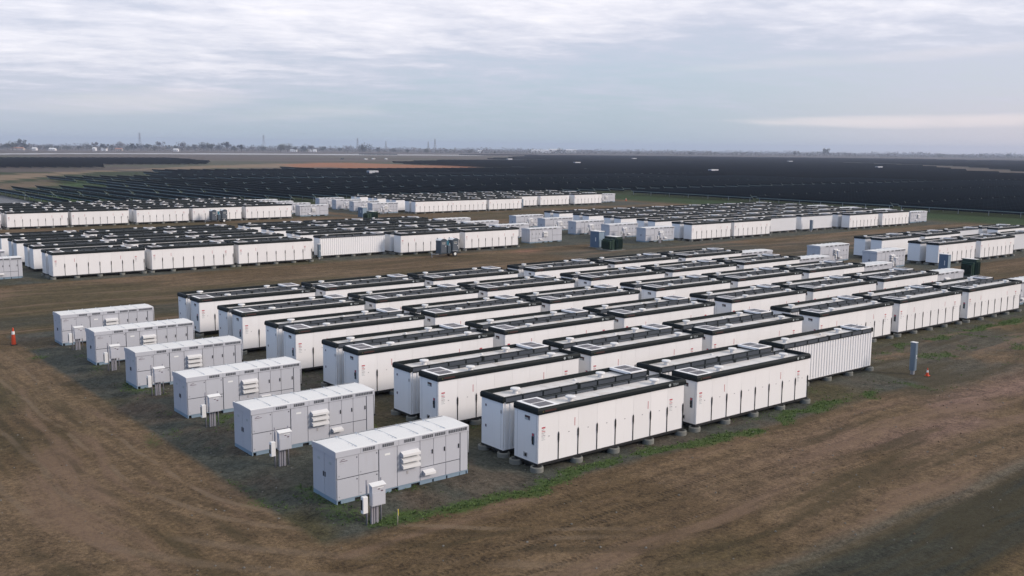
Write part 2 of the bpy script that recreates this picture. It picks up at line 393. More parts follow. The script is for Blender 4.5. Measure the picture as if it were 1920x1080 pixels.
base_c = lay(base_c, ss(n_b, 0.52, 0.66) * 0.7, OLIV)
base_c = lay(base_c, inrect(X, Y, -14.5, -11.2, -3, 42, 0.25) * 0.65, DIRT2 * 1.08)
base_c = lay(base_c, inrect(X, Y, -11.5, 26, -3.0, -1.6, 0.25) * 0.4, DIRT2)
grv = np.zeros(X.shape)
for r in [(-11.4, 30, -1.6, 47.5), (29, 66, 6.0, 47.5), (62, 73, 7, 48), (-14, 76, 76.3, 110), (-14, 73, 145.5, 182), (77, 166, 146, 184), (74, 171, 67.5, 113), (75, 150, 29, 48.5)]:
    grv = np.maximum(grv, inrect(X + (wx - X) * .28, Y + (wy - Y) * .28, *r, 0.2))
grv2 = grv * (0.72 + 0.28 * ss(fbm(X, Y, 5, 41), 0.25, 0.5))
base_c = lay(base_c, grv2, GRAV)
base_c = lay(base_c, grv * ss(fbm(X, Y, 7, 55), 0.52, 0.66) * 0.8, OLIV * 1.1)
base_c = lay(base_c, grv * ss(fbm(X, Y, 3.5, 58), 0.60, 0.72) * 0.4, np.array([0.105, 0.075, 0.055]))
wp = grv * ss(fbm(X, Y, 3.2, 83), 0.53, 0.66) * inrect(X, Y, -12, 0, -2, 47, 1); base_c = lay(base_c, wp * 0.4, np.array([0.105, 0.070, 0.048]))
# apron right of the front block: gravel fading into the dirt
ap = inrect(wx, wy, 27, 52, -3.5, 6.5, 2.0); base_c = lay(base_c, ap * ss(fbm(X, Y, 4, 71), 0.3, 0.55) * 0.75, GRAV)
# pinkish worn patch on the road at the right
pk = np.exp(-(((X - 30) / 16) ** 2 + ((Y + 6.5) / 2.6) ** 2)); base_c = lay(base_c, np.clip(pk * 1.2, 0, 0.85) * ss(fbm(X * .35, Y, 2.5, 77), 0.3, 0.6), np.array([0.165, 0.105, 0.082]))
# dark gravel track at the bottom right, olive beyond
dk = inrect(X + 0 * wx, Y + (fbm(X, Y, 6, 15) - .5) * 0.8, -60, 90, -17.0, -13.3, 0.25); base_c = lay(base_c, dk, DGRV * 1.15)
base_c = lay(base_c, inrect(X, Y + (fbm(X, Y, 6, 15) - .5) * 0.8, -60, 90, -13.2, -12.4, 0.35) * 0.6, GRAV * 1.25)
base_c = lay(base_c, (1 - ss(Y, -17.6, -17.0)) * ss(fbm(X * .3, Y, 2, 18), 0.35, 0.6) * 0.8, OLIV)
# dark band and road between the front block and the next
base_c = lay(base_c, inrect(wx, wy, -60, 40, 50.5, 56, 1.0) * 0.75, DGRV * 1.5)
base_c = lay(base_c, inrect(wx, wy, 66, 150, 48, 62, 2.0) * 0.6 * ss(fbm(X, Y, 12, 19), .35, .6), GRAV * 0.9)
base_c = lay(base_c, inrect(wx, wy, 60, 95, 60, 70, 3.0) * 0.7, GRAV)
base_c = lay(base_c, np.exp(-(((X - 60) / 2.5) ** 2 + ((Y - 73.0) / 1.3) ** 2)) * 0.8, np.array([0.26, 0.13, 0.09]))
base_c = lay(base_c, np.exp(-(((X - 37) / 3.5) ** 2 + ((Y - 76.0) / .9) ** 2)) * 0.8, np.array([0.17, 0.115, 0.075]))
# the plain beyond
far = ss(np.maximum(Y - 182, (X - 168) * 0.9), 0, 10)
base_c = lay(base_c, far, OLIV * 0.9 + 0.0)
field = far * (1 - inpoly(X, Y, P_EXCL)) * ss(X, 28, 34)
base_c = lay(base_c, far * inrect(X, Y, 171, 193.5, 0, 196, 3.0), GRAS * 1.1)
base_c = lay(base_c, field * 0.75, GRAS * 0.5)
pl = far * inpoly(X, Y, P_EXCL); big = fbm(X, Y, 160, 91, 5)
base_c = lay(base_c, pl, PLAIN); base_c = lay(base_c, pl * ss(big, 0.45, 0.6), MAUVE * 0.8)
lf = far * (1 - ss(X, 26, 34)) * (1 - pl); base_c = lay(base_c, lf, PLAIN * 0.95)
hz_ = ss(Y, 1000, 1500) ; base_c = lay(base_c, hz_, MAUVE); base_c = lay(base_c, ss(X, 1250, 1900), MAUVE * .6)
base_c = lay(base_c, far * inrect(X, Y, 480, 1500, 100, 1400, 60) * (1 - inpoly(X, Y, P_EXCL)) * .8, np.array([.03, .036, .034]))
bandn = fbm(X * 0.15, Y, 60, 95, 4); base_c = lay(base_c, ss(Y, 560, 800) * ss(bandn, 0.5, 0.62) * 0.6, MAUVE * 1.25)
for poly, kk in ((P_TAN, TANC), (P_ORANGE, ORNG), (P_STRIP, TANC * 0.35), (P_BARE, TANC * 0.65), (P_PALE, np.array([0.15, 0.155, 0.165])), (P_WATER, WATR * 0.75)):
    base_c = lay(base_c, inpoly(X, Y, poly) * 1.0 * (0.8 + 0.2 * ss(fbm(X, Y, 20, 8), 0.3, 0.6)), kk)
base_c = lay(base_c, inrect(X, Y, 36, 48, 215, 262, 3) * ss(fbm(X, Y, 9, 4), .3, .5), GRAS * 1.2)
base_c = lay(base_c, inrect(X, Y, 66, 84, 300, 376, 4) * ss(fbm(X, Y, 14, 4), .35, .6), GRAS)
# weeds along the gravel edge of the front block
gline = np.where(X < 24, -1.35 + 0.35 * np.sin(X * 0.4), np.where(X < 40, -1.35 + (X - 24) / 16 * 6.8, 5.6))
gr = np.exp(-((Y - gline + (fbm(X, Y, 1.6, 61) - .5) * 1.6) / 0.75) ** 2) * ss(fbm(X, Y, 2.4, 66), 0.30, 0.54) * ss(X, -10.2, -8.5) * (1 - ss(X, 62, 70)) * (1 - 0.75 * inrect(X, Y, 26, 38, -5, 8, 2))
gr = np.maximum(gr, np.exp(-((X + 11.3 + (fbm(X, Y, 2, 62) - .5) * 2.5) / 1.1) ** 2) * ss(fbm(X, Y, 3.0, 68), 0.45, 0.62) * inrect(X, Y, -20, 0, -1, 46, 1) * 0.6)
gr = np.maximum(gr, inrect(X, Y, -10.4, -2, -1.2, 44, 1) * ss(fbm(X, Y, 2.6, 69), 0.48, 0.66) * 0.65)
gr = np.maximum(gr, ap * ss(fbm(X, Y, 2.2, 73), 0.50, 0.68) * 0.7)
gr = np.maximum(gr, (grv > .5) * inrect(X, Y, -1, 66, -1.2, 47, .5) * ss(fbm(X, Y, 2.0, 79), 0.52, 0.70) * 0.5)
gr = np.clip(gr, 0, 1)
diry = (1 - ss(X, -13.0, -10.5)) * (Y < 48) * ss(Y + X * 0.9, -22, -10)
me = bpy.data.meshes.new('ground')
verts = np.stack([X, Y, Z], -1).reshape(-1, 3)
ii = (np.arange(ny - 1)[:, None] * nx + np.arange(nx - 1)[None, :]).ravel()
quads = np.stack([ii, ii + 1, ii + nx + 1, ii + nx], -1)
me.vertices.add(len(verts)); me.vertices.foreach_set('co', verts.ravel())
me.loops.add(quads.size); me.loops.foreach_set('vertex_index', quads.ravel().astype(np.int32))
me.polygons.add(len(quads)); me.polygons.foreach_set('loop_start', np.arange(0, quads.size, 4, dtype=np.int32))
me.polygons.foreach_set('loop_total', np.full(len(quads), 4, dtype=np.int32)); me.update(calc_edges=True)
me.polygons.foreach_set('use_smooth', np.ones(len(quads), bool))
at = me.color_attributes.new('soil', 'FLOAT_COLOR', 'POINT')
at.data.foreach_set('color', np.concatenate([base_c, gr[..., None]], -1).reshape(-1).astype(np.float32))
at = me.color_attributes.new('aux', 'FLOAT_COLOR', 'POINT')
road = near * (1 - grv) * (1 - far)
at.data.foreach_set('color', np.stack([diry, road, np.clip(grv, 0, 1), near], -1).reshape(-1).astype(np.float32))
ground = bpy.data.objects.new('ground', me); col.objects.link(ground); ground['kind'] = 'structure'
def ground_mat():
    mt = bpy.data.materials.new('soil_and_gravel'); mt.use_nodes = True; t = mt.node_tree; b = t.nodes['Principled BSDF']
    a = t.nodes.new('ShaderNodeAttribute'); a.attribute_name = 'soil'
    a2 = t.nodes.new('ShaderNodeAttribute'); a2.attribute_name = 'aux'
    s2 = t.nodes.new('ShaderNodeSeparateColor'); t.links.new(a2.outputs['Color'], s2.inputs[0])
    diry_, road_, grav_ = s2.outputs; near_ = a2.outputs['Alpha']
    g = t.nodes.new('ShaderNodeNewGeometry'); P = g.outputs['Position']
    s = t.nodes.new('ShaderNodeSeparateXYZ'); t.links.new(P, s.inputs[0]); x, y, z = s.outputs
    warp = mathn(t, 'MULTIPLY', mathn(t, 'SUBTRACT', noise(t, P, 0.045, 2), 0.5), 5.0)
    yy = mathn(t, 'ADD', y, warp); xx = mathn(t, 'ADD', x, warp)
    sx_ = noise(t, comb(t, mathn(t, 'MULTIPLY', x, 0.10), mathn(t, 'MULTIPLY', yy, 1.5)), 1.0, 6, 0.62)
    sy_ = noise(t, comb(t, mathn(t, 'MULTIPLY', xx, 1.3), mathn(t, 'MULTIPLY', y, 0.07), 5.0), 1.0, 6, 0.62)
    st = mathn(t, 'ADD', mathn(t, 'MULTIPLY', sx_, mathn(t, 'SUBTRACT', 1.0, diry_)), mathn(t, 'MULTIPLY', sy_, diry_))
    fine = noise(t, P, 7.0, 5, 0.7); mid = noise(t, P, 0.9, 5, 0.62); peb = noise(t, P, 26.0, 3, 0.7)
    # brightness of the soil itself: streaks on the roads, mottling and pebbles elsewhere
    k = mathn(t, 'ADD', mathn(t, 'MULTIPLY', mathn(t, 'SUBTRACT', st, 0.5), mathn(t, 'MULTIPLY', road_, 1.3)), 1.0)
    k = mathn(t, 'ADD', k, mathn(t, 'MULTIPLY', mathn(t, 'SUBTRACT', mid, 0.5), 1.3))
    k = mathn(t, 'ADD', k, mathn(t, 'MULTIPLY', mathn(t, 'SUBTRACT', fine, 0.5), mathn(t, 'MULTIPLY', near_, 2.4)))
    k = mathn(t, 'ADD', k, mathn(t, 'MULTIPLY', mathn(t, 'SUBTRACT', peb, 0.5), mathn(t, 'MULTIPLY', near_, 1.6)))
    k = mathn(t, 'ADD', k, mathn(t, 'MULTIPLY', mathn(t, 'SUBTRACT', noise(t, P, 2.6, 4, 0.65), 0.5), mathn(t, 'MULTIPLY', near_, 1.5)))
    k = mathn(t, 'MAXIMUM', k, 0.35)
    # tyre tread ladders pressed into the dirt
    def tread(y0, wd, x0, x1, per):
        yv = mathn(t, 'ADD', y, mathn(t, 'MULTIPLY', mathn(t, 'SUBTRACT', noise(t, comb(t, mathn(t, 'MULTIPLY', x, 0.06), y0), 1.0, 1), 0.5), 1.4))
        band = sstep(t, mathn(t, 'ABSOLUTE', mathn(t, 'SUBTRACT', yv, y0)), wd, wd * 0.7)
        lad = sstep(t, mathn(t, 'SINE', mathn(t, 'ADD', mathn(t, 'MULTIPLY', x, 6.283 / per), mathn(t, 'MULTIPLY', mathn(t, 'ABSOLUTE', mathn(t, 'SUBTRACT', yv, y0)), 9.0))), -0.2, 0.6)
        rng = mathn(t, 'MULTIPLY', sstep(t, x, x0, x0 + 3), sstep(t, x, x1, x1 - 3))
        rng = mathn(t, 'MULTIPLY', rng, sstep(t, noise(t, comb(t, mathn(t, 'MULTIPLY', x, 0.5), y0 * 3.0), 1.0, 2), 0.36, 0.52))
        return mathn(t, 'MULTIPLY', mathn(t, 'MULTIPLY', band, rng), lad)
    tr = tread(-5.35, 0.14, -16, 9, 0.22)
    tr = mathn(t, 'MAXIMUM', tr, tread(-5.85, 0.14, -14, 12, 0.22))
    tr = mathn(t, 'MAXIMUM', tr, tread(-3.6, 0.12, -12, 6, 0.24))
    tr = mathn(t, 'MAXIMUM', tr, tread(-7.9, 0.14, -10, 20, 0.22))
    k = mathn(t, 'MULTIPLY', k, mathn(t, 'SUBTRACT', 1.0, mathn(t, 'MULTIPLY', tr, 0.30)))
    vm = t.nodes.new('ShaderNodeVectorMath'); vm.operation = 'SCALE'; t.links.new(a.outputs['Color'], vm.inputs[0]); t.links.new(k, vm.inputs['Scale'])
    c = vm.outputs[0]
    # pale dusty wear lines and damp olive lines along the traffic direction
    st2 = noise(t, comb(t, mathn(t, 'MULTIPLY', x, 0.05), mathn(t, 'MULTIPLY', yy, 0.45), 9.0), 1.0, 5, 0.6)
    st3 = noise(t, comb(t, mathn(t, 'MULTIPLY', xx, 0.5), mathn(t, 'MULTIPLY', y, 0.05), 2.0), 1.0, 5, 0.6)
    stb = mathn(t, 'ADD', mathn(t, 'MULTIPLY', st2, mathn(t, 'SUBTRACT', 1.0, diry_)), mathn(t, 'MULTIPLY', st3, diry_))
    c = mixc(t, mathn(t, 'MULTIPLY', mathn(t, 'MULTIPLY', sstep(t, stb, 0.52, 0.64), road_), 0.6), c, (0.175, 0.115, 0.078))
    c = mixc(t, mathn(t, 'MULTIPLY', mathn(t, 'MULTIPLY', sstep(t, stb, 0.49, 0.38), road_), 0.62), c, (0.048, 0.038, 0.018))
    # pale wheel lines bending round the pad corner
    def wheel(x0, y0, wd, amt, c_, kx):
        by = mathn(t, 'MAXIMUM', mathn(t, 'SUBTRACT', y0, y), 0.0)
        d_ = mathn(t, 'SUBTRACT', mathn(t, 'ADD', x, mathn(t, 'MULTIPLY', mathn(t, 'SUBTRACT', noise(t, comb(t, y, x0, 0.0), 0.12, 2), 0.5), 1.6)), mathn(t, 'ADD', mathn(t, 'MULTIPLY', mathn(t, 'MULTIPLY', by, by), kx), x0))
        w_ = mathn(t, 'ADD', mathn(t, 'MULTIPLY', by, wd * .12), wd)
        m_ = sstep(t, mathn(t, 'DIVIDE', mathn(t, 'ABSOLUTE', d_), w_), 1.0, 0.3)
        m_ = mathn(t, 'MULTIPLY', m_, mathn(t, 'MULTIPLY', sstep(t, y, 46.0, 30.0), road_))
        m_ = mathn(t, 'MULTIPLY', m_, sstep(t, noise(t, comb(t, y, x0 * 3.0, 1.0), 0.35, 3), 0.38, 0.55))
        m_ = mathn(t, 'MULTIPLY', m_, sstep(t, x, 3.0, -5.0))
        return mixc(t, mathn(t, 'MULTIPLY', m_, amt), c, c_)
    for x0_, y0_, wd_, am_, cc_, kx_ in ((-13.0, 8.0, .16, .55, (0.185, 0.135, 0.090), .05), (-14.7, 9.0, .18, .50, (0.185, 0.135, 0.090), .045), (-13.9, 8.5, .20, .45, (0.045, 0.032, 0.017), .047), (-17.2, 10.0, .22, .4, (0.17, 0.125, 0.085), .035), (-19.0, 10.0, .22, .4, (0.17, 0.125, 0.085), .032), (-15.9, 10.0, .24, .45, (0.045, 0.034, 0.018), .038)):
        c = wheel(x0_, y0_, wd_, am_, cc_, kx_)
    # weeds
    gm = mathn(t, 'ADD', a.outputs['Alpha'], mathn(t, 'MULTIPLY', mathn(t, 'SUBTRACT', fine, 0.5), 1.3))
    gm = mathn(t, 'ADD', gm, mathn(t, 'MULTIPLY', mathn(t, 'SUBTRACT', mid, 0.5), 0.7))
    gcol = mixc(t, noise(t, P, 4.0, 3), (0.034, 0.062, 0.014), (0.065, 0.105, 0.026))
    c = mixc(t, mathn(t, 'MULTIPLY', sstep(t, gm, 0.42, 0.85), 0.85), c, gcol)
    # pale stones in the gravel
    vo = t.nodes.new('ShaderNodeTexVoronoi'); t.links.new(P, vo.inputs['Vector']); vo.inputs['Scale'].default_value = 9.0
    stn = mathn(t, 'MULTIPLY', sstep(t, vo.outputs['Distance'], 0.30, 0.12), sstep(t, noise(t, P, 5.0, 2), 0.55, 0.7))
    c = mixc(t, mathn(t, 'MULTIPLY', mathn(t, 'MULTIPLY', stn, near_), mathn(t, 'ADD', mathn(t, 'MULTIPLY', grav_, 0.45), 0.12)), c, (0.20, 0.19, 0.17))
    t.links.new(c, b.inputs['Base Color']); b.inputs['Roughness'].default_value = 0.95; b.inputs['Specular IOR Level'].default_value = 0.15
    bn = t.nodes.new('ShaderNodeBump'); bn.inputs['Distance'].default_value = 0.06
    hh = mathn(t, 'ADD', mathn(t, 'MULTIPLY', fine, 0.8), mathn(t, 'MULTIPLY', peb, 0.35)); hh = mathn(t, 'SUBTRACT', hh, mathn(t, 'MULTIPLY', tr, 0.5))
    hh = mathn(t, 'ADD', hh, mathn(t, 'MULTIPLY', st, mathn(t, 'MULTIPLY', road_, 0.5)))
    t.links.new(hh, bn.inputs['Height']); t.links.new(near_, bn.inputs['Strength']); t.links.new(bn.outputs[0], b.inputs['Normal'])
    return mt
me.materials.append(ground_mat())
def GZ(x, y): return float(gh(np.array([x]), np.array([y]))[0])

# ------------------------------------------------------------------ battery containers
# local frame: centre of the footprint, doors on -y, ribs on +y, intake grille on the -x end
hx, hy = L / 2, W / 2
def text_mesh(body, size, mt, name, extr=0.004):
    cu = bpy.data.curves.new(name, 'FONT'); cu.body = body; cu.size = size; cu.extrude = extr; cu.resolution_u = 2
    o = bpy.data.objects.new(name, cu); col.objects.link(o); bpy.context.view_layer.update()
    me_ = bpy.data.meshes.new_from_object(o.evaluated_get(bpy.context.evaluated_depsgraph_get())); bpy.data.objects.remove(o)
    me_.materials.clear(); me_.materials.append(mt)
    me_.transform(Matrix.Rotation(R(90), 4, 'X')); return me_
def container(doors=True, ribs=True, detail=2, footings=True):
    root = empty('battery_container')
    b = MB(); x0, x1, y0, y1 = -hx, hx, -hy, hy
    fy = y0 + 0.03 if doors else y0
    # shell: front, ends, top; ribbed back
    b.face([(x0, fy, HB), (x1, fy, HB), (x1, fy, HT), (x0, fy, HT)], WHITE)
    b.face([(x0, y1, HB), (x0, fy, HB), (x0, fy, HT), (x0, y1, HT)], WHITE)
    b.face([(x1, fy, HB), (x1, y1, HB), (x1, y1, HT), (x1, fy, HT)], WHITE)
    b.face([(x0, y1, HB), (x1, y1, HB), (x1, fy, HB), (x0, fy, HB)], WHITE)
    if ribs:
        n = 34; p = L / n; pts = []
        for i in range(n):
            a = x0 + i * p; pts += [(a, 0), (a + p * .52, 0), (a + p * .66, -.045), (a + p * .88, -.045)]
        pts.append((x1, 0))
        for (a, da), (c, dc) in zip(pts, pts[1:]):
            b.face([(c, y1 + dc, HB), (a, y1 + da, HB), (a, y1 + da, HT), (c, y1 + dc, HT)], WHITE)
    else:
        b.face([(x1, y1, HB), (x0, y1, HB), (x0, y1, HT), (x1, y1, HT)], WHITE)
    b.build('shell', root)
    b = MB(); b.box(x0 + .02, x1 - .02, y0 + .02, y1 - .06, 0.24, HB - .002, BLACK2); b.box(x0 - .01, x1 + .01, y0 - .01, y0 + .05, HB - .07, HB - .002, BLACK2); b.box(x0 - .01, x1 + .01, y1 - .08, y1 - .02, HB - .07, HB - .002, BLACK2); b.build('base_frame', root)
    # roof sheet inside the parapet
    b = MB(); b.box(x0 + .08, x1 - .08, y0 + .08, y1 - .05, HT - .02, HT + .075, ROOFS)
    if detail > 1:
        for i in range(1, 5): b.box(x0 + 1.3 + i * 1.62, x0 + 1.325 + i * 1.62, y0 + .16, y1 - .1, HT + .075, HT + .085, ROOFS)
    b.build('roof', root)
    # rounded black parapet on front and both ends: profile swept round the edge (outer offset, z)
    zt = HT + .275
    pf = [(-.005, HT - .012), (.05, HT - .012), (.062, HT + .06), (.058, HT + .17), (.03, HT + .245), (-.02, zt), (-.075, zt), (-.095, zt - .02), (-.095, HT + .035)]
    def corner(o, ix, iy): return (x0 - o if ix < 0 else x1 + o, y0 - o if iy < 0 else y1 + o)
    b = MB()
    path = [(-1, 1), (-1, -1), (1, -1), (1, 1)]
    for (o0, z0_), (o1, z1_) in zip(pf, pf[1:]):
        for (a, c) in zip(path, path[1:]):
            p, q = corner(o0, *a), corner(o0, *c); r_, s_ = corner(o1, *c), corner(o1, *a)
            if a == (-1, 1) or c == (1, 1):   # ends stop square at the back edge
                fixy = lambda t, k_: (t[0], y1 + .02 if k_ == (-1, 1) or k_ == (1, 1) else t[1])
                p, q, r_, s_ = fixy(p, a), fixy(q, c), fixy(r_, c), fixy(s_, a)
            b.face([(*p, z0_), (*q, z0_), (*r_, z1_), (*s_, z1_)], BLACK, smooth=True)
    for sx_, xx_ in ((-1, x0), (1, x1)):      # closing faces at the back edge
        b.face([(xx_ + sx_ * o, y1 + .02, z) for o, z in (pf if sx_ > 0 else pf[::-1])], BLACK)
    b.build('parapet', root)
    # guard along the ribbed side with black brackets
    b = MB(); b.box(x0 + .14, x1 - .14, y1 - .10, y1 + .015, HT + .002, HT + .215, GUARD)
    b.box(x0 + .14, x1 - .14, y1 - .12, y1 + .03, HT + .216, HT + .24, BLACK)
    b.box(x0 + .14, x1 - .14, y1 - .03, y1 + .035, HT - .04, HT + .0, BLACK)
    for fx in (.13, .25, .38, .51, .63, .75, .88):
        wd = .09 if fx == .51 else .035
        b.box(x0 + L * fx - wd, x0 + L * fx + wd, y1 - .14, y1 + .04, HT + .003, HT + (.245 if wd < .05 else .265), BLACK)
    b.build('guard_rail', root)
    # intake plate
    b = MB(); zi = zt - .01
    b.box(x0 + .06, x0 + 1.28, y0 + .05, y1 - .03, zt - .10, zi + .02, WHITE); fp = b.build('intake_plate', root)
    b = MB()
    for ya, yb in ((y0 + .20, y0 + .76), (y0 + .86, y1 - .19)):
        b.box(x0 + .26, x0 + 1.08, ya, yb, zi + .0205, zi + .03, GRILLE)
        if detail > 1:
            for i in range(9): b.box(x0 + .27 + i * .09, x0 + .275 + i * .09, ya, yb, zi + .03, zi + .036, LGREY)
    b.build('intake_grille', fp)
    for vx, r_ in ((2.55, .24), (8.12, .24)):
        b = MB(); b.prof([(HT + .04, .55), (HT + .24, .5), (HT + .245, .95), (HT + .30, 1.05), (HT + .33, .98), (HT + .345, .6)], r_, x0 + vx, y0 + .72, GREYR, 12 if detail > 1 else 8)
        b.build('roof_vent', root)
    b = MB(); b.prof([(HT + .04, .8), (HT + .12, .8), (HT + .15, .5)], .11, x0 + 4.1, y0 + .5, GREYR, 8); b.build('roof_vent', root)
    if doors and detail > 0:
        dw = (L - .05) / 8
        dm = MB(); dm.box(.004, dw - .004, -.0, .028, HB + .02, HT - .03, DOORW, skip='k'); dmesh = dm.mesh('door')
        # handle: swelling grip at the top of a slim black bar
        hm = MB(); hm.box(-.02, .02, -.026, -.001, HB + .02, 1.62, BLACK2)
        hm.face([(-.02, -.03, 1.15), (.02, -.03, 1.15), (.04, -.03, 1.30), (.04, -.03, 1.55), (.0, -.03, 1.68), (-.04, -.03, 1.55), (-.04, -.03, 1.30)], BLACK2)
        hm.box(-.038, .038, -.0295, -.002, 1.28, 1.56, BLACK2)
        hmesh = hm.mesh('handle')
        lt = MB(); lt.box(-.03, .03, -.012, 0, 1.52, 1.56, DOTG); ltm = lt.mesh('latch')
        for i in range(8):
            d = bpy.data.objects.new('door', dmesh); col.objects.link(d); d.parent = root; d.location = (x0 + .025 + i * dw, y0, 0)
            h = bpy.data.objects.new('handle', hmesh); col.objects.link(h); h.parent = d; h.location = (dw - .012 if i < 7 else dw - .055, 0, 0)
            if detail > 1:
                t_ = bpy.data.objects.new('latch', ltm); col.objects.link(t_); t_.parent = d; t_.location = (dw * .52, 0, 0)
    if doors and detail > 0:
        for lx in (.21, 8.50):     # instruction strips
            b = MB(); b.box(x0 + lx, x0 + lx + .21, y0 - .004, y0 - .001, 1.93, 2.0, REDM)
            zz = 1.88
            for k_, (h_, m_) in enumerate([(.02, TXT), (.03, REDM), (.018, TXT), (.018, LGREY), (.02, TXT), (.018, LGREY), (.018, LGREY), (.018, LGREY)]):
                b.box(x0 + lx, x0 + lx + (.21 if k_ % 3 else .15), y0 - .004, y0 - .001, zz - h_, zz, m_); zz -= h_ + .045
            b.build('instruction_label', root)
        for lx in (2.17, 6.96):
            b = MB(); b.box(x0 + lx, x0 + lx + .035, y0 - .004, y0 - .001, 1.76, 2.14, REDM); b.build('warning_stripe', root)
    if detail > 1:
        e = x0
        if doors:
            b = MB(); b.box(e - .006, e - .001, y0 + .55, y0 + .92, 2.22, 2.43, LGREY); b.box(e - .009, e - .0061, y0 + .56, y0 + .91, 2.33, 2.42, DRED); b.box(e - .009, e - .0061, y0 + .56, y0 + .68, 2.25, 2.33, TXT); b.build('warning_label', root)
            b = MB(); b.box(e - .02, e - .001, y0 + .24, y0 + .40, 1.18, 1.70, GREYB); b.box(e - .06, e - .0201, y0 + .27, y0 + .37, 1.36, 1.56, BLACK2); b.box(e - .045, e - .0201, y0 + .27, y0 + .37, 1.20, 1.34, BLACK2); b.box(e - .028, e - .0201, y0 + .26, y0 + .38, 1.58, 1.69, REDM); b.build('switch_panel', root)
            b = MB(); b.box(e - .03, e - .001, y0 + .72, y0 + .96, .52, .72, DOTG); b.box(e - .05, e - .0301, y0 + .74, y0 + .86, .55, .68, BLACK2); b.build('service_port', root)
            b = MB(); b.box(e - .004, e - .001, y0 + .10, y0 + .106, HB + .08, HT - .1, SEAM); b.box(e - .004, e - .001, y1 - .2, y1 - .194, HB + .08, HT - .1, SEAM); b.build('end_door_seam', root)
        else:
            e = x1
            b = MB(); b.box(e + .001, e + .02, y0 + .30, y0 + .38, 2.22, 2.32, TXT); b.box(e + .001, e + .02, y0 + .30, y0 + .38, 1.22, 1.34, TXT); b.build('door_latch', root)
            b = MB(); b.box(e + .001, e + .004, y1 - .16, y1 - .154, HB + .08, HT - .1, SEAM); b.box(e + .001, e + .03, y1 - .18, y1 - .10, 2.1, 2.25, DOTG); b.build('end_door_seam', root)
        # lettering on the parapet
        if doors:
            o = bpy.data.objects.new('brand_lettering', text_mesh('TESLA', .145, LGREY, 'brand_lettering')); col.objects.link(o); o.parent = root; o.location = (x1 - .92, y0 - .065, HT + .07)
            b = MB(); cxe = x1 - 1.14; ze = HT + .125
            b.face([(cxe + .075 * math.cos(k_ * math.pi / 6), y0 - .068, ze + .075 * math.sin(k_ * math.pi / 6)) for k_ in range(12)], LGREY); b.build('brand_emblem', root)
            b = MB(); b.box(x0 + .34, x0 + 1.0, y0 - .066, y0 - .06, HT + .08, HT + .16, DRED); b.face([(x0 + .2, y0 - .066, HT + .08), (x0 + .29, y0 - .066, HT + .08), (x0 + .245, y0 - .066, HT + .16)], OCHRE); b.build('warning_strip', root)
    if footings:
        fm = MB()
        fm.prof([(-.02, 1.0), (.22, 1.0), (.255, .93), (.262, .80), (.225, .72)], .30, 0, 0, CONC, 16 if detail > 1 else 10)
        fm.prof([(.20, .62), (.238, .62)], .30, 0, 0, BLACK2, 10)
        fmesh = fm.mesh('concrete_footing')
        for yy_ in (y0 + .05, y1 - .10):
            for fx in (-.05, 2.32, 4.68, 7.04, 9.4):
                f = bpy.data.objects.new('concrete_footing', fmesh); col.objects.link(f); f.parent = root; f.location = (x0 + fx + .05, yy_, 0)
    return root

protoF2 = container(True, False, 2, True); protoB2 = container(False, True, 2, True)
protoF1 = container(True, False, 1, True); protoB1 = container(False, True, 1, True)
protoF0 = container(True, False, 0, False); protoB0 = container(False, True, 0, False)
for p_ in (protoF2, protoB2, protoF1, protoB1, protoF0, protoB0): p_['proto'] = 1
KID = {}
for p_ in (protoF2, protoB2, protoF1, protoB1, protoF0, protoB0): kidmap(p_, KID)
used = set()
def place_container(proto, x, y, back, label, group):
    if proto not in used: used.add(proto); r = proto
    else: r = link_tree(proto, KID)
    r.location = (x + hx, y + hy + (BACK if back else 0), 0.0); r.rotation_euler = (0, 0, math.pi if back else 0)
    r['label'] = label; r['category'] = 'battery container'; r['group'] = group
    if 'proto' in r: del r['proto']
    return r
SHORT = {'A': 'front block', 'B': 'middle left block', 'W': 'far left block', 'E': 'far central block', 'D': 'middle right block', 'F': 'right edge block'}
rng = random.Random(5)
for nm, bk in BLK.items():
    for k, (fc, bc) in enumerate(bk['rows']):
        y = bk['y'] + k * PR
        for back, cols in ((False, fc), (True, bc)):
            for n_, c in enumerate(cols):
                if nm == 'A': pr_ = (protoB2 if back else protoF2) if k < 6 else None
                elif k == 0: pr_ = protoB1 if back else protoF1
                elif nm == 'E' and k == 1 and c > 2: pr_ = protoB1 if back else protoF1
                else: pr_ = protoB0 if back else protoF0
                side = 'ribbed side out' if back else 'doors out'
                xx = bk['xs'][c] + rng.uniform(-.03, .03)
                if nm == 'D' and back and c in (2, 3) and k == 0: xx = bk['xs'][c]
                fromw = ordw(n_ + 1)
                if (nm, k, back, c) == ('A', 0, True, 2): lab = 'white ribbed container standing alone beside the slim grey post cabinet'
                elif (nm, k, back, c) == ('A', 0, False, 0): lab = 'white battery container with doors out, nearest corner of the front block'
                else: lab = f'white container, {side}, {fromw} from left, {ordw(k + 1)} row of the {SHORT[nm]}'
                o_ = place_container(pr_, xx, y + rng.uniform(-.02, .02), back, lab, 'battery containers in rows')
for p_ in (protoF2, protoB2, protoF1, protoB1, protoF0, protoB0):
    assert p_ in used

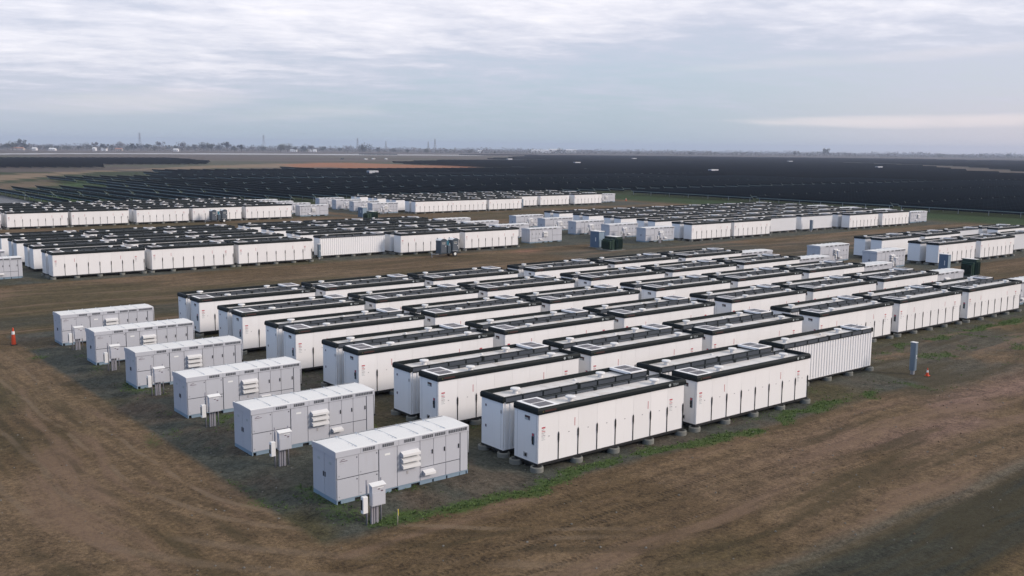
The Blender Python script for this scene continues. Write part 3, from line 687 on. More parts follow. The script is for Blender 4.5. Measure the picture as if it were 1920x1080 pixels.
# ------------------------------------------------------------------ grey inverter cabinets (skids)
def skid(mir, detail):
    root = empty('inverter_cabinet'); S = -1 if mir else 1
    fx = lambda a: (a - SKID_L / 2) * S
    y0, y1 = -SKID_W / 2, SKID_W / 2
    def bx(b, xa, xb, *r):
        a, c = sorted((fx(xa), fx(xb))); b.box(a, c, *r)
    b = MB(); bx(b, 0.04, SKID_L - .04, y0 + .03, y1 - .03, .18, 2.14, SEAM); b.build('inner_frame', root)
    b = MB(); bx(b, 0.0, SKID_L, y0, y0 + .06, .13, .17, GREYB) 
    bx(b, 0.0, .05, y0 - .002, y1, .0, .165, GREYB); bx(b, SKID_L - .05, SKID_L, y0 - .002, y1, .0, .165, GREYB); bx(b, .05, SKID_L - .05, y0 + .10, y1 - .1, 0.0, .13, BLACK2)
    for xa in (.2, 1.9, 2.85, 3.9, 4.6, 5.3, 5.95):
        bx(b, xa, xa + (.62 if xa < 5.9 else .3), y0 + .01, y0 + .09, -.05, .125, GREYB)
    b.build('plinth', root)
    # roof: shallow pitch, overhanging lip
    b = MB(); k = .03; zl, zr = 1.895, 2.16
    b.box(-SKID_L / 2 - k, SKID_L / 2 + k, y0 - k, y1 + k, 1.90, 2.13, GREYP)
    t0 = 2.131; xa, xb, ya, yb = -SKID_L / 2 - k, SKID_L / 2 + k, y0 - k, y1 + k
    b.face([(xa, ya, t0), (xb, ya, t0), (xb, ya + .12, t0 + .02), (xa, ya + .12, t0 + .02)], GREYR)
    b.face([(xa, ya + .12, t0 + .02), (xb, ya + .12, t0 + .02), (xb, 0.2, t0 + .05), (xa, .2, t0 + .05)], GREYR)
    b.face([(xa, .2, t0 + .05), (xb, .2, t0 + .05), (xb, yb, t0), (xa, yb, t0)], GREYR)
    b.face([(xa, yb, t0), (xa, .2, t0 + .05), (xa, ya + .12, t0 + .02), (xa, ya, t0)], GREYR); b.face([(xb, ya, t0), (xb, ya + .12, t0 + .02), (xb, .2, t0 + .05), (xb, yb, t0)], GREYR)
    if detail > 0:
        for a in (1.0, 1.92, 2.85, 3.9, 4.6, 5.25):
            bx(b, a, a + .012, ya + .14, yb - .1, t0 + .0, t0 + .056, GREYR)
            for yy_ in (ya + .3, ya + .6, yb - .4): bx(b, a - .09, a - .05, yy_, yy_ + .04, t0 + .0, t0 + .062, GREYR)
        for a in (1.08, 1.92, 2.85, 3.88, 4.58, 5.2): bx(b, a, a + .006, ya - .003, ya, 1.90, 2.13, SEAM)
    b.build('roof', root)
    vm = MB()
    for a, c in ((1.17, 1.73), (2.07, 2.62), (3.1, 3.63), (3.98, 4.53), (4.62, 5.16), (5.31, 6.28)):
        v_ = MB(); bx(v_, a, c, ya - .004, ya + .01, 1.955, 2.085, VENT)
        if detail > 1:
            n = int((c - a) / .09)
            for i in range(n): bx(v_, a + i * .09, a + i * .09 + .012, ya - .010, ya - .0041, 1.955, 2.085, GREYP)
        v_.build('vent', root)
    # door panels, each proud of the dark frame
    g = .008; F0, F1 = y0, y0 + .03
    for a, c, z0_, z1_ in ((.03, 1.0, 1.02, 1.89), (1.0, 1.91, 1.02, 1.89), (.03, 1.0, .17, 1.0), (1.0, 1.91, .17, 1.0), (1.94, 2.79, .17, 1.89), (2.80, 3.90, .17, 1.89), (3.91, 4.58, .73, 1.89), (4.585, 5.20, .73, 1.89), (5.205, 5.93, .73, 1.89), (3.91, 5.20, .17, .71), (5.21, 5.93, .17, .71), (5.96, 6.35, .17, 1.89)):
        b = MB(); bx(b, a + g, c - g, F0, F1, z0_ + g, z1_ - g, GREYP); p = b.build('door_panel', root)
        if detail > 0 and a in (3.91, 4.585, 5.205) and z1_ > 1:
            h = MB(); bx(h, c - .09, c - .05, F0 - .03, F0, 1.24, 1.42, BLACK2); h.build('handle', p)
        elif detail > 1 and z1_ - z0_ < 1 and a < 1.9:
            h = MB(); bx(h, c - .10, c - .06, F0 - .012, F0, z1_ - .14, z1_ - .09, SEAM); bx(h, a + .08, a + .11, F0 - .012, F0, z0_ + .1, z0_ + .14, STEEL); h.build('lock', p)
    # end and rear skins
    for e, s_ in ((0, -1), (SKID_L, 1)):
        for ya_, yb_ in ((y0 + .03, -.0), (.01, y1)):
            b = MB(); a, c = sorted((fx(e), fx(e - s_ * .035))); b.box(a, c, ya_ + .006, yb_ - .004, .17, 1.885, GREYP); p = b.build('end_door', root)
            if detail > 0 and e == 0:
                yh = -.09 if ya_ < -.1 else .05
                h = MB(); a, c = sorted((fx(-.02), fx(0))); h.box(a, c, yh, yh + .05, .92, 1.12, BLACK2); h.build('handle', p)
                if detail > 1:
                    h = MB(); a, c = sorted((fx(-.005), fx(-.001))); h.box(a, c, ya_ + .35, ya_ + .55, 1.52, 1.62, LGREY); h.build('label', p)
    b = MB(); bx(b, .02, SKID_L - .02, y1 - .03, y1 - .0, .17, 1.885, GREYP); b.build('rear_panel', root)
    # louvre hoods
    def hood(b, a, c, zt_, d, h):
        xa_, xb_ = sorted((fx(a), fx(c))); y_ = F0
        P = [(xa_, y_, zt_), (xb_, y_, zt_), (xb_, y_ - d, zt_ - h * .45), (xa_, y_ - d, zt_ - h * .45), (xb_, y_ - d, zt_ - h), (xa_, y_ - d, zt_ - h), (xa_, y_, zt_ - h), (xb_, y_, zt_ - h)]
        b.face([P[3], P[2], P[1], P[0]], GREYR); b.face([P[5], P[4], P[2], P[3]], GREYR); b.face([P[0], P[6], P[5], P[3]], GREYP); b.face([P[1], P[2], P[4], P[7]], GREYP); b.face([P[5], P[6], P[7], P[4]], SEAM)
    for zt_ in (1.60, 1.35, 1.10):
        b = MB(); hood(b, 2.95, 3.80, zt_, .22, .19); b.build('louvre_hood', root)
    b = MB(); hood(b, 4.02, 4.56, .60, .22, .17); b.build('louvre_hood', root)
    if detail > 0:
        b = MB(); bx(b, 3.24, 3.32, F0 - .01, F0 - .001, .60, .74, DOTG); b.build('meter_window', root)
    if detail > 1:
        b = MB(); bx(b, 2.20, 2.46, F0 - .006, F0 - .001, 1.58, 1.66, WBAND); b.build('badge', root)
        b = MB()   # maker's mark: swoosh over a line of lettering
        for i in range(6):
            a = .20 + i * .03; z_ = 1.74 + .045 * math.sin(i / 5 * 2.2)
            bx(b, a, a + .032, F0 - .006, F0 - .001, z_, z_ + .018, TXT)
        bx(b, .16, .50, F0 - .006, F0 - .001, 1.70, 1.722, TXT); bx(b, .16, .34, F0 - .006, F0 - .001, 1.62, 1.635, DOTG); b.build('maker_mark', root)
    if detail > 1:
        b = MB(); X_ = fx(SKID_L + .05); b.cyl((X_, y0 + .04, .9), (X_, y0 + .04, 1.9), .022, .022, GREYP, 6); b.cyl((X_, y0 + .04, 1.9), (fx(SKID_L + .02), y0 + .04, 2.08), .022, .022, GREYP, 6); b.box(X_ - .04, X_ + .04, y0 - .0, y0 + .08, .82, .92, BLACK2); b.build('conduit', root)
    return root
pS = {(m_, d_): skid(m_, d_) for m_ in (False, True) for d_ in (2, 1) if not (m_ and d_ == 2)}
pS[(True, 2)] = pS[(True, 1)]
SKID_KID = {}
for o in set(pS.values()): kidmap(o, SKID_KID)
BASEZ = .255
usedS = set()
def meter_post():
    root = empty('meter_post')
    b = MB(); b.box(-.20, -.13, .0, .09, 0, .82, POSTG); b.box(-.10, -.04, .0, .09, 0, .82, POSTG); b.box(.0, .10, -.01, .07, 0, .84, POSTG); b.build('conduit_bundle', root)
    b = MB(); b.cyl((-.38, .05, 0), (-.38, .05, 1.78), .035, .035, POSTG, 8); b.cyl((.27, .09, 0), (.27, .09, 1.75), .03, .03, POSTG, 8); b.build('post', root)
    b = MB(); b.box(-.30, .28, -.22, -.01, .80, 1.58, GREYP)
    cab = b.build('meter_box', root)
    b = MB(); b.face([(-.32, -.26, 1.585), (.30, -.26, 1.585), (.30, .0, 1.66), (-.32, .0, 1.66)], GREYR); b.face([(-.32, 0, 1.58), (-.32, -.26, 1.565), (-.32, -.26, 1.585), (-.32, 0, 1.66)], GREYR); b.face([(.30, -.26, 1.565), (.30, 0, 1.58), (.30, 0, 1.66), (.30, -.26, 1.585)], GREYR); b.face([(-.32, -.26, 1.565), (.30, -.26, 1.565), (.30, -.26, 1.585), (-.32, -.26, 1.585)], GREYR); b.build('lid', cab)
    b = MB(); b.box(-.05, .04, -.226, -.2205, 1.42, 1.46, TXT); b.box(.08, .17, -.226, -.2205, 1.33, 1.38, TXT); b.box(-.08, .20, -.225, -.2202, 1.47, 1.50, WBAND); b.build('label', cab)
    b = MB(); b.box(-.275, .255, -.232, -.221, .83, 1.31, GREYP); b.build('door', cab)
    b = MB(); b.bbox(-.66, -.44, -.16, .02, .58, 1.22, GREYR, .02); sw = b.build('switch_box', root)
    b = MB(); b.box(-.672, -.6605, -.12, -.02, .70, 1.10, BLACK2); b.build('handle', sw)
    return root
pM = meter_post(); MK = kidmap(pM); firstM = [True]
for (x, y, mir, lab, k, n) in SKIDS:
    d_ = 2 if (x < 0 and y < 50) else 1
    pr_ = pS[(mir, d_)]
    if pr_ not in usedS: usedS.add(pr_); r = pr_
    else: r = link_tree(pr_, SKID_KID)
    r.location = (x + SKID_L / 2, y + SKID_W / 2, BASEZ + .02)
    which = 'only' if n == 1 else ordw(k + 1) + ' row,'
    r['label'] = f'grey louvred inverter cabinet, {which} {lab}'; r['category'] = 'electrical cabinet'; r['group'] = 'grey inverter cabinets at the block ends'
    if not mir:
        if firstM[0]: q_ = pM; firstM[0] = False
        else: q_ = link_tree(pM, MK)
        yy_ = y - 2.08; xx_ = x + .54
        if x > 60: xx_ = x + 1.9; yy_ = y - 1.3
        q_.location = (xx_, yy_, GZ(xx_, yy_) - .01)
        q_['label'] = f'small meter box before the {ordw(k + 1)} cabinet, {lab}'; q_['category'] = 'meter box'; q_['group'] = 'meter boxes on posts'

# ------------------------------------------------------------------ street cabinets, transformers
def slim_cabinet(x, y, h, wd, dp, label, grp='slim grey post cabinets'):
    r = empty('post_cabinet', (x, y, GZ(x, y)))
    b = MB(); b.box(-.10, .10, -.10, .10, 0, .3, STEEL); b.build('post', r)
    b = MB(); b.bbox(-wd / 2, wd / 2, -dp / 2, dp / 2, .26, h, POSTB, .015); bd = b.build('body', r)
    b = MB(); b.box(-wd / 2 + .03, wd / 2 - .03, -dp / 2 - .015, -dp / 2 - .001, .32, h - .06, POSTB); d = b.build('door', r)
    b = MB(); b.box(.0, .06, -dp / 2 - .022, -dp / 2 - .0155, h * .56, h * .62, WBAND); b.box(.02, .07, -dp / 2 - .04, -dp / 2 - .0155, h * .5, h * .54, WBAND); b.build('label', d)
    b = MB(); b.box(-wd / 2 - .02, wd / 2 + .02, -dp / 2 - .02, dp / 2 + .02, h + .001, h + .03, GREYR); b.build('lid', r)
    tag(r, label, 'cabinet', grp); return r
slim_cabinet(31.8, .2, 2.08, .30, .34, 'slim blue-grey cabinet on a post beside the small orange cone')
slim_cabinet(31.65, 80.1, 1.9, .32, .36, 'slim grey post cabinet at the ribbed container in the middle left block')
slim_cabinet(122.4, 150.2, 2.2, .5, .45, 'slim grey post cabinet at the step of the far central block')
slim_cabinet(124.2, 71.3, 2.05, .42, .42, 'slim grey post cabinet before the plain containers of the middle right block')
def big_cabinet(x, y, label, hgt=2.4, sc=1.0):
    r = empty('switch_cabinet', (x, y, GZ(x, y))); r.scale = (sc, sc, 1)
    b = MB(); b.box(-.75, .75, -1.1, 1.1, 0, .08, CONC); b.build('pad', r)
    b = MB(); b.bbox(-.55, .55, -.9, .9, .08, hgt, CABB, .02); b.build('body', r)
    b = MB(); b.box(-.62, .62, -.97, .97, hgt + .001, hgt + .07, GREYR); b.build('lid', r)
    for s in (-1, 1):
        b = MB(); b.box(-.57, -.551, -.42 + s * .44, .42 + s * .44, .2, hgt - .1, CABB); d = b.build('door', r)
    b = MB(); b.box(-.60, -.571, -.36, -.24, .95, 1.5, WBAND); b.build('handle', r)
    b = MB(); b.box(-.5, .5, -.92, -.901, .2, hgt - .1, GREYB); b.build('side_panel', r)
    tag(r, label, 'cabinet', 'tall switch cabinets beside transformers'); return r
def transformer(x, y, label, sc=(1, 1, 1)):
    r = empty('transformer', (x, y, GZ(x, y))); r.scale = sc
    b = MB(); b.box(-1.6, 1.4, -1.8, 1.6, 0, .07, CONC); b.build('pad', r)
    b = MB(); b.bbox(-.1, 1.15, -1.3, 1.2, .07, 1.95, DGREEN, .03); b.build('tank', r)
    b = MB(); b.box(-.18, 1.22, -1.37, 1.27, 1.951, 2.02, DGREEN); b.box(-.1, 1.1, -1.2, 1.1, 2.021, 2.035, GREYR); b.build('lid', r)
    b = MB(); b.bbox(-.75, -.101, -1.1, 1.0, .07, 1.65, DGREEN, .02); b.build('cable_box', r)
    for i in range(9):
        b = MB(); b.box(-1.15, -.751, -1.0 + i * .22, -.94 + i * .22, .25, 1.45, DGREEN); b.build('radiator_fin', r)
    for i in range(6):
        b = MB(); b.box(.05 + i * .18, .09 + i * .18, -1.55, -1.301, .3, 1.7, DGREEN); b.build('radiator_fin', r)
    tag(r, label, 'transformer', 'dark green transformers'); return r
big_cabinet(71.9, 71.5, 'tall slate blue switch cabinet in the open yard beside a dark green transformer', 2.35)
transformer(71.4, 68.2, 'dark green finned transformer in the open middle of the yard', (.95, .95, .93))
big_cabinet(74.4, 142.5, 'far slate blue cabinet standing behind a dark green transformer', 2.05)
transformer(72.6, 136.6, 'far dark green transformer between the two farthest blocks', (.95, .95, .8))
big_cabinet(85.75, 26.5, 'slate blue cabinet before the doors of the right edge block', 2.2, .62)
transformer(85.0, 23.2, 'dark green transformer half hidden behind a grey cabinet roof', (.62, .68, 1))
# ------------------------------------------------------------------ cones, stake
def cone(x, y, h, r0, label, tall=False):
    r = empty('traffic_cone', (x, y, GZ(x, y)))
    b = MB(); b.box(-r0, r0, -r0, r0, 0, .04, RUBBER if tall else ORANGE); b.build('base', r)
    b = MB()
    if tall: b.prof([(.04, .8), (h * .62, .55)], r0, 0, 0, ORANGE, 12); b.prof([(h * .80, .45), (h * .84, .3), (h, .25)], r0, 0, 0, ORANGE, 12)
    else: b.prof([(.04, .8), (h * .45, .5)], r0, 0, 0, ORANGE, 12); b.prof([(h * .72, .32), (h, .16)], r0, 0, 0, ORANGE, 12)
    b.build('body', r)
    b = MB(); b.prof([(h * .62, .56), (h * .80, .46)] if tall else [(h * .45, .51), (h * .72, .33)], r0, 0, 0, WBAND, 12); b.build('reflective_band', r)
    tag(r, label, 'traffic cone', 'traffic cones')
cone(-11.7, 43.6, 1.22, .20, 'tall orange delineator cone at the corner of the dirt road', True)
cone(32.15, -.62, .52, .13, 'small orange cone on the dirt beside the slim cabinet')
cone(170.9, 163.5, .75, .22, 'tiny orange cone near the farthest grey cabinet')
r = empty('marker_stake', (-8.25, -1.55, .03)); b = MB(); b.cyl((0, 0, -.05), (.02, 0, .62), .018, .015, BEIGE, 6); b.build('stake', r)
b = MB(); b.face([(.0, -.02, .62), (.03, -.02, .36), (.045, -.02, .37), (.04, -.02, .62)], YELL); b.face([(.04, -.015, .62), (.045, -.015, .37), (.03, -.015, .36), (.0, -.015, .62)], YELL); b.build('ribbon', r)
tag(r, 'thin wooden stake with a yellow ribbon beside the nearest meter box', 'marker stake')

# ------------------------------------------------------------------ portable toilets on trailers
def toilet(x, y, z, rz, label):
    r = empty('portable_toilet', (x, y, z), rz)
    b = MB(); b.bbox(-.52, .52, -.55, .55, 0, 1.66, TOIL, .05); b.build('body', r)
    b = MB(); b.box(-.40, .40, -.575, -.551, .12, 1.58, TOILD); d = b.build('door', r)
    b = MB(); b.box(.27, .34, -.60, -.5755, .85, 1.0, WBAND); b.build('handle', d)
    b = MB(); b.box(-.24, .24, -.585, -.5755, 1.20, 1.46, LGREY); b.box(-.2, .2, -.59, -.5852, 1.31, 1.40, DRED); b.build('sign', d)
    b = MB(); n = 10     # arched white roof
    pts = [(-.56 + 1.12 * i / n, 1.661 + .25 * math.sin(math.pi * i / n) + .03) for i in range(n + 1)]
    for (a, z0_), (c, z1_) in zip(pts, pts[1:]): b.face([(a, -.60, z0_), (c, -.60, z1_), (c, .60, z1_), (a, .60, z0_)], WBAND, True)
    b.face([(-.56, -.60, 1.661)] + [(.56, -.60, 1.661)] + [(a, -.60, z_) for a, z_ in pts[::-1]], TOIL); b.face([(a, .60, z_) for a, z_ in pts] + [(.56, .60, 1.661), (-.56, .60, 1.661)], WBAND)
    b.build('roof', r)
    b = MB(); b.cyl((-.35, .4, 1.6), (-.35, .4, 2.0), .05, .05, TOIL, 8); b.build('vent_pipe', r)
    tag(r, label, 'portable toilet', 'portable toilets'); return r
def sink(x, y, z, label):
    r = empty('hand_wash_station', (x, y, z))
    b = MB(); b.bbox(-.28, .28, -.28, .28, .0, .95, TOIL, .04); b.build('tank', r)
    b = MB(); b.prof([(.951, 1), (1.05, 1.05), (1.06, .8)], .26, 0, 0, GREYB, 12); b.build('basin', r)
    b = MB(); b.box(-.2, .2, .12, .24, 1.061, 1.6, TEAL); b.build('dispenser', r)
    b = MB(); b.cyl((.1, -.15, 1.06), (.1, -.15, 1.25), .05, .04, WBAND, 8); b.build('soap_bottle', r)
    tag(r, label, 'hand wash station', 'hand wash stations')
def trailer(x0, x1, y, label):
    r = empty('toilet_trailer', ((x0 + x1) / 2, y, .03)); h = (x1 - x0) / 2
    b = MB(); b.box(-h, h, -.6, -.5, .34, .44, BLACK2); b.box(-h, h, .5, .6, .34, .44, BLACK2)
    for i in range(6): b.box(-h + i * (2 * h - .08) / 5, -h + i * (2 * h - .08) / 5 + .08, -.5, .5, .345, .435, BLACK2)
    b.build('frame', r)
    b = MB(); b.cyl((-h, -.45, .38), (-h - .9, 0, .38), .04, .04, STEEL, 6); b.cyl((-h, .45, .38), (-h - .9, 0, .38), .04, .04, STEEL, 6); b.build('tow_bar', r)
    b = MB(); b.cyl((-h - .85, 0, 0), (-h - .85, 0, .6), .045, .045, STEEL, 8); b.box(-h - .95, -h - .75, -.1, .1, 0, .04, STEEL); b.build('jack', r)
    for s in (-1, 1):
        cy = s * .72; b = MB(); b.cyl((h * .35, cy - .1, .33), (h * .35, cy + .1, .33), .33, .33, RUBBER, 16); wh = b.build('wheel', r)
        b = MB(); b.cyl((h * .35, cy - .115, .33), (h * .35, cy + .115, .33), .19, .19, WBAND, 12); b.build('rim', wh)
        b = MB(); b.box(h * .35 - .42, h * .35 + .42, cy - .13, cy + .13, .70, .74, STEEL); b.build('fender', r)
    tag(r, label, 'trailer', 'toilet trailers'); return r
trailer(45.6, 49.0, 74.1, 'low black trailer with white wheel hub carrying portable toilets, nearer of the two')
zt_ = .03 + .445
toilet(46.25, 74.1, zt_, 0, 'dark portable toilet at the tow bar end of the nearer trailer')
sink(47.2, 73.85, zt_, 'teal hand wash station between the two toilets of the nearer trailer')
toilet(48.15, 74.1, zt_, 0, 'dark portable toilet over the wheel of the nearer trailer')
trailer(43.4, 47.0, 144.7, 'low black trailer carrying portable toilets, farther of the two')
toilet(44.05, 144.7, zt_, 0, 'dark portable toilet at the tow bar end of the farther trailer')
sink(45.1, 144.5, zt_, 'teal hand wash station between the two toilets of the farther trailer')
toilet(46.2, 145.0, zt_, 0, 'dark portable toilet at the tail end of the farther trailer')

# ------------------------------------------------------------------ solar trackers
TILT = R(40); PWD = 2.15; PITCH = 6.6
HX, HZ = math.cos(TILT) * PWD / 2, math.sin(TILT) * PWD / 2
ZC = 1.25
def tracker_faces(b, x, y0, y1, z=ZC, full=True, mt=PANEL):
    th = .05; nx_, nz_ = math.sin(TILT) * th, math.cos(TILT) * th
    A = (x - HX, z + HZ); B = (x + HX, z - HZ); A2 = (A[0] - nx_, A[1] - nz_); B2 = (B[0] - nx_, B[1] - nz_)
    b.face([(A[0], y0, A[1]), (B[0], y0, B[1]), (B[0], y1, B[1]), (A[0], y1, A[1])], mt)
    b.face([(B2[0], y0, B2[1]), (A2[0], y0, A2[1]), (A2[0], y1, A2[1]), (B2[0], y1, B2[1])], mt)
    if full:
        b.face([(A2[0], y0, A2[1]), (B2[0], y0, B2[1]), (B[0], y0, B[1]), (A[0], y0, A[1])], STEEL)
        b.face([(A[0], y1, A[1]), (B[0], y1, B[1]), (B2[0], y1, B2[1]), (A2[0], y1, A2[1])], STEEL)
        b.face([(A2[0], y0, A2[1]), (A[0], y0, A[1]), (A[0], y1, A[1]), (A2[0], y1, A2[1])], mt)
        b.face([(B[0], y0, B[1]), (B2[0], y0, B2[1]), (B2[0], y1, B2[1]), (B[0], y1, B[1])], mt)
def tracker_proto(ln, parts):
    r = empty('solar_tracker'); b = MB(); tracker_faces(b, 0, -ln / 2, ln / 2)
    tube = b if not parts else MB()
    tube.box(-.20, -.05, -ln / 2 - .3, ln / 2 + .3, ZC - .22, ZC - .08, TUBE)
    # pale end arms lying on the tilted table
    for yy_ in (-ln / 2 - .02, ln / 2 + .02):
        b.face([(-HX - .03, yy_, ZC + HZ), (HX - .03, yy_, ZC - HZ - .03), (HX + .03, yy_, ZC - HZ), (-HX + .03, yy_, ZC + HZ + .04)], ARM)
    b.build('panel_table', r)
    if parts: tube.build('torque_tube', r)
    pm = MB(); pm.box(-.16, -.05, -.06, .06, 0, ZC - .10, STEEL); pmm = pm.mesh('post')
    if parts:
        for i in range(7):
            o = bpy.data.objects.new('post', pmm); col.objects.link(o); o.parent = r; o.location = (0, -ln / 2 + .6 + i * (ln - 1.2) / 6, 0)
    return r
BANDS = [(53.5, 97.5), (99.5, 140), (142, 188.5), (199, 238.3), (240.5, 284), (287, 328), (343, 379.5), (382.5, 427), (430, 473), (476, 520), (523, 567)]
yb = 570.0
while yb < 1500: BANDS.append((yb + (15 if len(BANDS) % 3 == 0 else 3), yb + 47)); yb += 47
FIELD0 = 34.0
colmin = {0: 193, 1: 193, 2: 193, 3: 34, 4: 34, 5: 73.6, 6: 73.6, 7: 120, 8: 146}
def strip_d(x, y):       # distance to the centre line of the tan track crossing the field
    P_ = [(1150, 800), (1088, 701), (934, 480), (756, 346), (640, 262), (560, 215)]; best = 1e9
    for (ax, ay), (bx_, by_) in zip(P_, P_[1:]):
        t_ = max(0, min(1, ((x - ax) * (bx_ - ax) + (y - ay) * (by_ - ay)) / ((bx_ - ax) ** 2 + (by_ - ay) ** 2)))
        best = min(best, math.hypot(x - ax - t_ * (bx_ - ax), y - ay - t_ * (by_ - ay)))
    if x < 640: best *= 1 + (640 - x) / 12
    return best
stuff = MB(); cand = []
def arr(p): return np.array([p[0]]), np.array([p[1]])
nmax = int((1750 - FIELD0) / PITCH)
for bi, (ya, yb_) in enumerate(BANDS):
    yc = (ya + yb_) / 2
    for c in range(nmax):
        x = FIELD0 + c * PITCH
        if x < colmin.get(bi, 176): continue
        # keep only what a camera near the photograph's could see
        dxx, dyy = x - CAMP.x, yc - CAMP.y
        fw_ = dxx * FW.x + dyy * FW.y; sd_ = dxx * RT.x + dyy * RT.y
        if sd_ > fw_ * 0.56 + 60 or sd_ < -fw_ * 0.56 - 60: continue
        if x + yc > 2750: continue
        if inpoly(*arr((x, yc)), P_EXCL)[0] or inpoly(*arr((x, yc)), P_STRIP)[0]: continue
        if strip_d(x, yc) < 9: continue
        if math.hypot(dxx, dyy) > 1050 and vnoise(np.array([x * .18]), np.array([yc]), 60, 5)[0] > .80: continue
        cand.append((math.hypot(dxx, dyy), bi, c, x, ya, yb_))
for c in range(60):
    x = 80 + c * PITCH
    for ya in np.arange(575, 950, 46):
        if inpoly(*arr((x, ya + 22)), P_FARL)[0]: cand.append((900 + math.hypot(x, ya), 90, c, x, float(ya), float(ya) + 44))
cand.sort()
ind = cand[:296]; rest = cand[296:]
protos = {}
ranks = {}
for d_, bi, c, x, ya, yb_ in sorted(ind, key=lambda t: (t[1], t[2])):
    ranks[(bi, c)] = sum(1 for k_ in ranks if k_[0] == bi) + 1
TK = {}
for j, (d_, bi, c, x, ya, yb_) in enumerate(ind):
    ln = yb_ - ya; key = (round(ln, 2), j < 50)
    if key not in protos:
        protos[key] = tracker_proto(ln, key[1]); TK.update(kidmap(protos[key])); r = protos[key]
    else: r = link_tree(protos[key], TK)
    r.location = (x, (ya + yb_) / 2, .03)
    r['label'] = f'dark tilted solar panel row, {ordw(ranks[(bi, c)])} from left in the {ordw(bi + 1)} field strip'
    r['category'] = 'solar panel row'; r['group'] = 'solar panel rows in the field'
for d_, bi, c, x, ya, yb_ in rest:
    tracker_faces(stuff, x, ya, yb_, full=False)
    if d_ < 700: stuff.box(x - .20, x - .05, ya, yb_, ZC - .22, ZC - .08, TUBE, skip='brfk')
st_o = stuff.build('solar_panel_rows'); st_o['kind'] = 'stuff'; st_o['label'] = 'endless dark blue solar panel rows filling the far plain'; st_o['category'] = 'solar panels'

# white inverter sheds among the panels
def shed(x, y, s, label):
    r = empty('inverter_shed', (x, y, .03), R(0))
    b = MB(); s *= .8; b.box(-3.2 * s, 3.2 * s, -1.3, 1.3, .2, 2.5, GREYP); b.box(-3.2 * s, 3.2 * s, -1.2, 1.2, 0, .2, CONC); b.build('body', r)
    b = MB(); b.box(-3.3 * s, 3.3 * s, -1.4, 1.4, 2.501, 2.6, GREYR); b.build('roof', r)
    b = MB(); b.box(-3.2 * s - .03, -3.2 * s - .001, -.9, .9, .4, 2.3, CABB); b.build('door', r)
    tag(r, label, 'equipment shed', 'white sheds among the solar panels')
shed(224, 389, 1.0, 'white equipment shed standing in the solar field left of centre')
shed(449, 364, 1.25, 'white equipment shed in the solar field, right of centre')
shed(700, 404, 1.3, 'small white equipment shed far into the right of the field')
shed(573, 622, 1.2, 'white speck of a shed mid field, beyond the middle blocks')
shed(672, 842, 1.3, 'distant white shed near the left edge of the big field')
shed(936, 905, 1.5, 'distant white shed close to the horizon at centre right')
shed(962, 676, 1.5, 'distant white shed close to the horizon at far right')

# ------------------------------------------------------------------ cars on the plain
def car(x, y, rz, mt, label):
    r = empty('parked_car', (x, y, .03), rz)
    b = MB(); P0 = [(-2.3, .35), (-2.3, .85), (-1.5, .95), (-1.0, 1.5), (.9, 1.55), (1.5, 1.0), (2.3, .9), (2.35, .35)]
    for (a, z0_), (c, z1_) in zip(P0, P0[1:]): b.face([(a, -.9, z0_), (a, .9, z0_), (c, .9, z1_), (c, -.9, z1_)], mt)
    b.face([(a, -.9, z_) for a, z_ in P0[::-1]], mt); b.face([(a, .9, z_) for a, z_ in P0], mt); b.build('body', r)
    b = MB(); b.box(-1.1, 1.1, -.915, -.901, 1.02, 1.42, GLASS); b.box(-1.1, 1.1, .901, .915, 1.02, 1.42, GLASS); b.build('window', r)
    for a in (-1.45, 1.45):
        for s in (-1, 1):
            b = MB(); b.cyl((a, s * .72, .33), (a, s * .95, .33), .33, .33, RUBBER, 10); b.build('wheel', r)
    tag(r, label, 'car', 'vehicles parked out on the plain')
car(534, 922, .3, CARW, 'white vehicle parked leftmost of three on the far plain')
car(553, 938, .2, CARW, 'white vehicle parked in the middle of three on the far plain')
car(566, 932, .5, CARW, 'white vehicle parked rightmost of three on the far plain')
car(508, 928, .4, GLASS, 'dark vehicle parked left of the three white ones')

# ------------------------------------------------------------------ pylons
def pylon(x, y, h, label, grp='lattice pylons on the horizon'):
    r = empty('power_pylon', (x, y, 0), R(20)); b = MB(); w0, w1 = h * .11, h * .02
    lv = [0, .22, .42, .58, .72, .84, .93, 1.0]
    wd = lambda t: w0 + (w1 - w0) * min(1, t * 1.25)
    for s in ((-1, -1), (1, -1), (1, 1), (-1, 1)):
        for a, c in zip(lv, lv[1:]): b.cyl((s[0] * wd(a), s[1] * wd(a), a * h), (s[0] * wd(c), s[1] * wd(c), c * h), .32, .30, STEEL, 4, False)
    for a, c in zip(lv, lv[1:]):
        for s, t_ in (((-1, -1), (1, -1)), ((1, -1), (1, 1)), ((1, 1), (-1, 1)), ((-1, 1), (-1, -1))):
            b.cyl((s[0] * wd(a), s[1] * wd(a), a * h), (t_[0] * wd(c), t_[1] * wd(c), c * h), .16, .16, STEEL, 4, False)
            b.cyl((t_[0] * wd(a), t_[1] * wd(a), a * h), (s[0] * wd(c), s[1] * wd(c), c * h), .16, .16, STEEL, 4, False)
    b.build('lattice_mast', r)
    for zf in (.68, .80, .91):
        b = MB(); b.cyl((-h * .12, 0, zf * h), (h * .12, 0, zf * h), .25, .25, STEEL, 4); b.cyl((-h * .12, 0, zf * h), (0, 0, (zf + .05) * h), .18, .18, STEEL, 4); b.cyl((h * .12, 0, zf * h), (0, 0, (zf + .05) * h), .18, .18, STEEL, 4); b.build('crossarm', r)
    tag(r, label, 'pylon', grp)
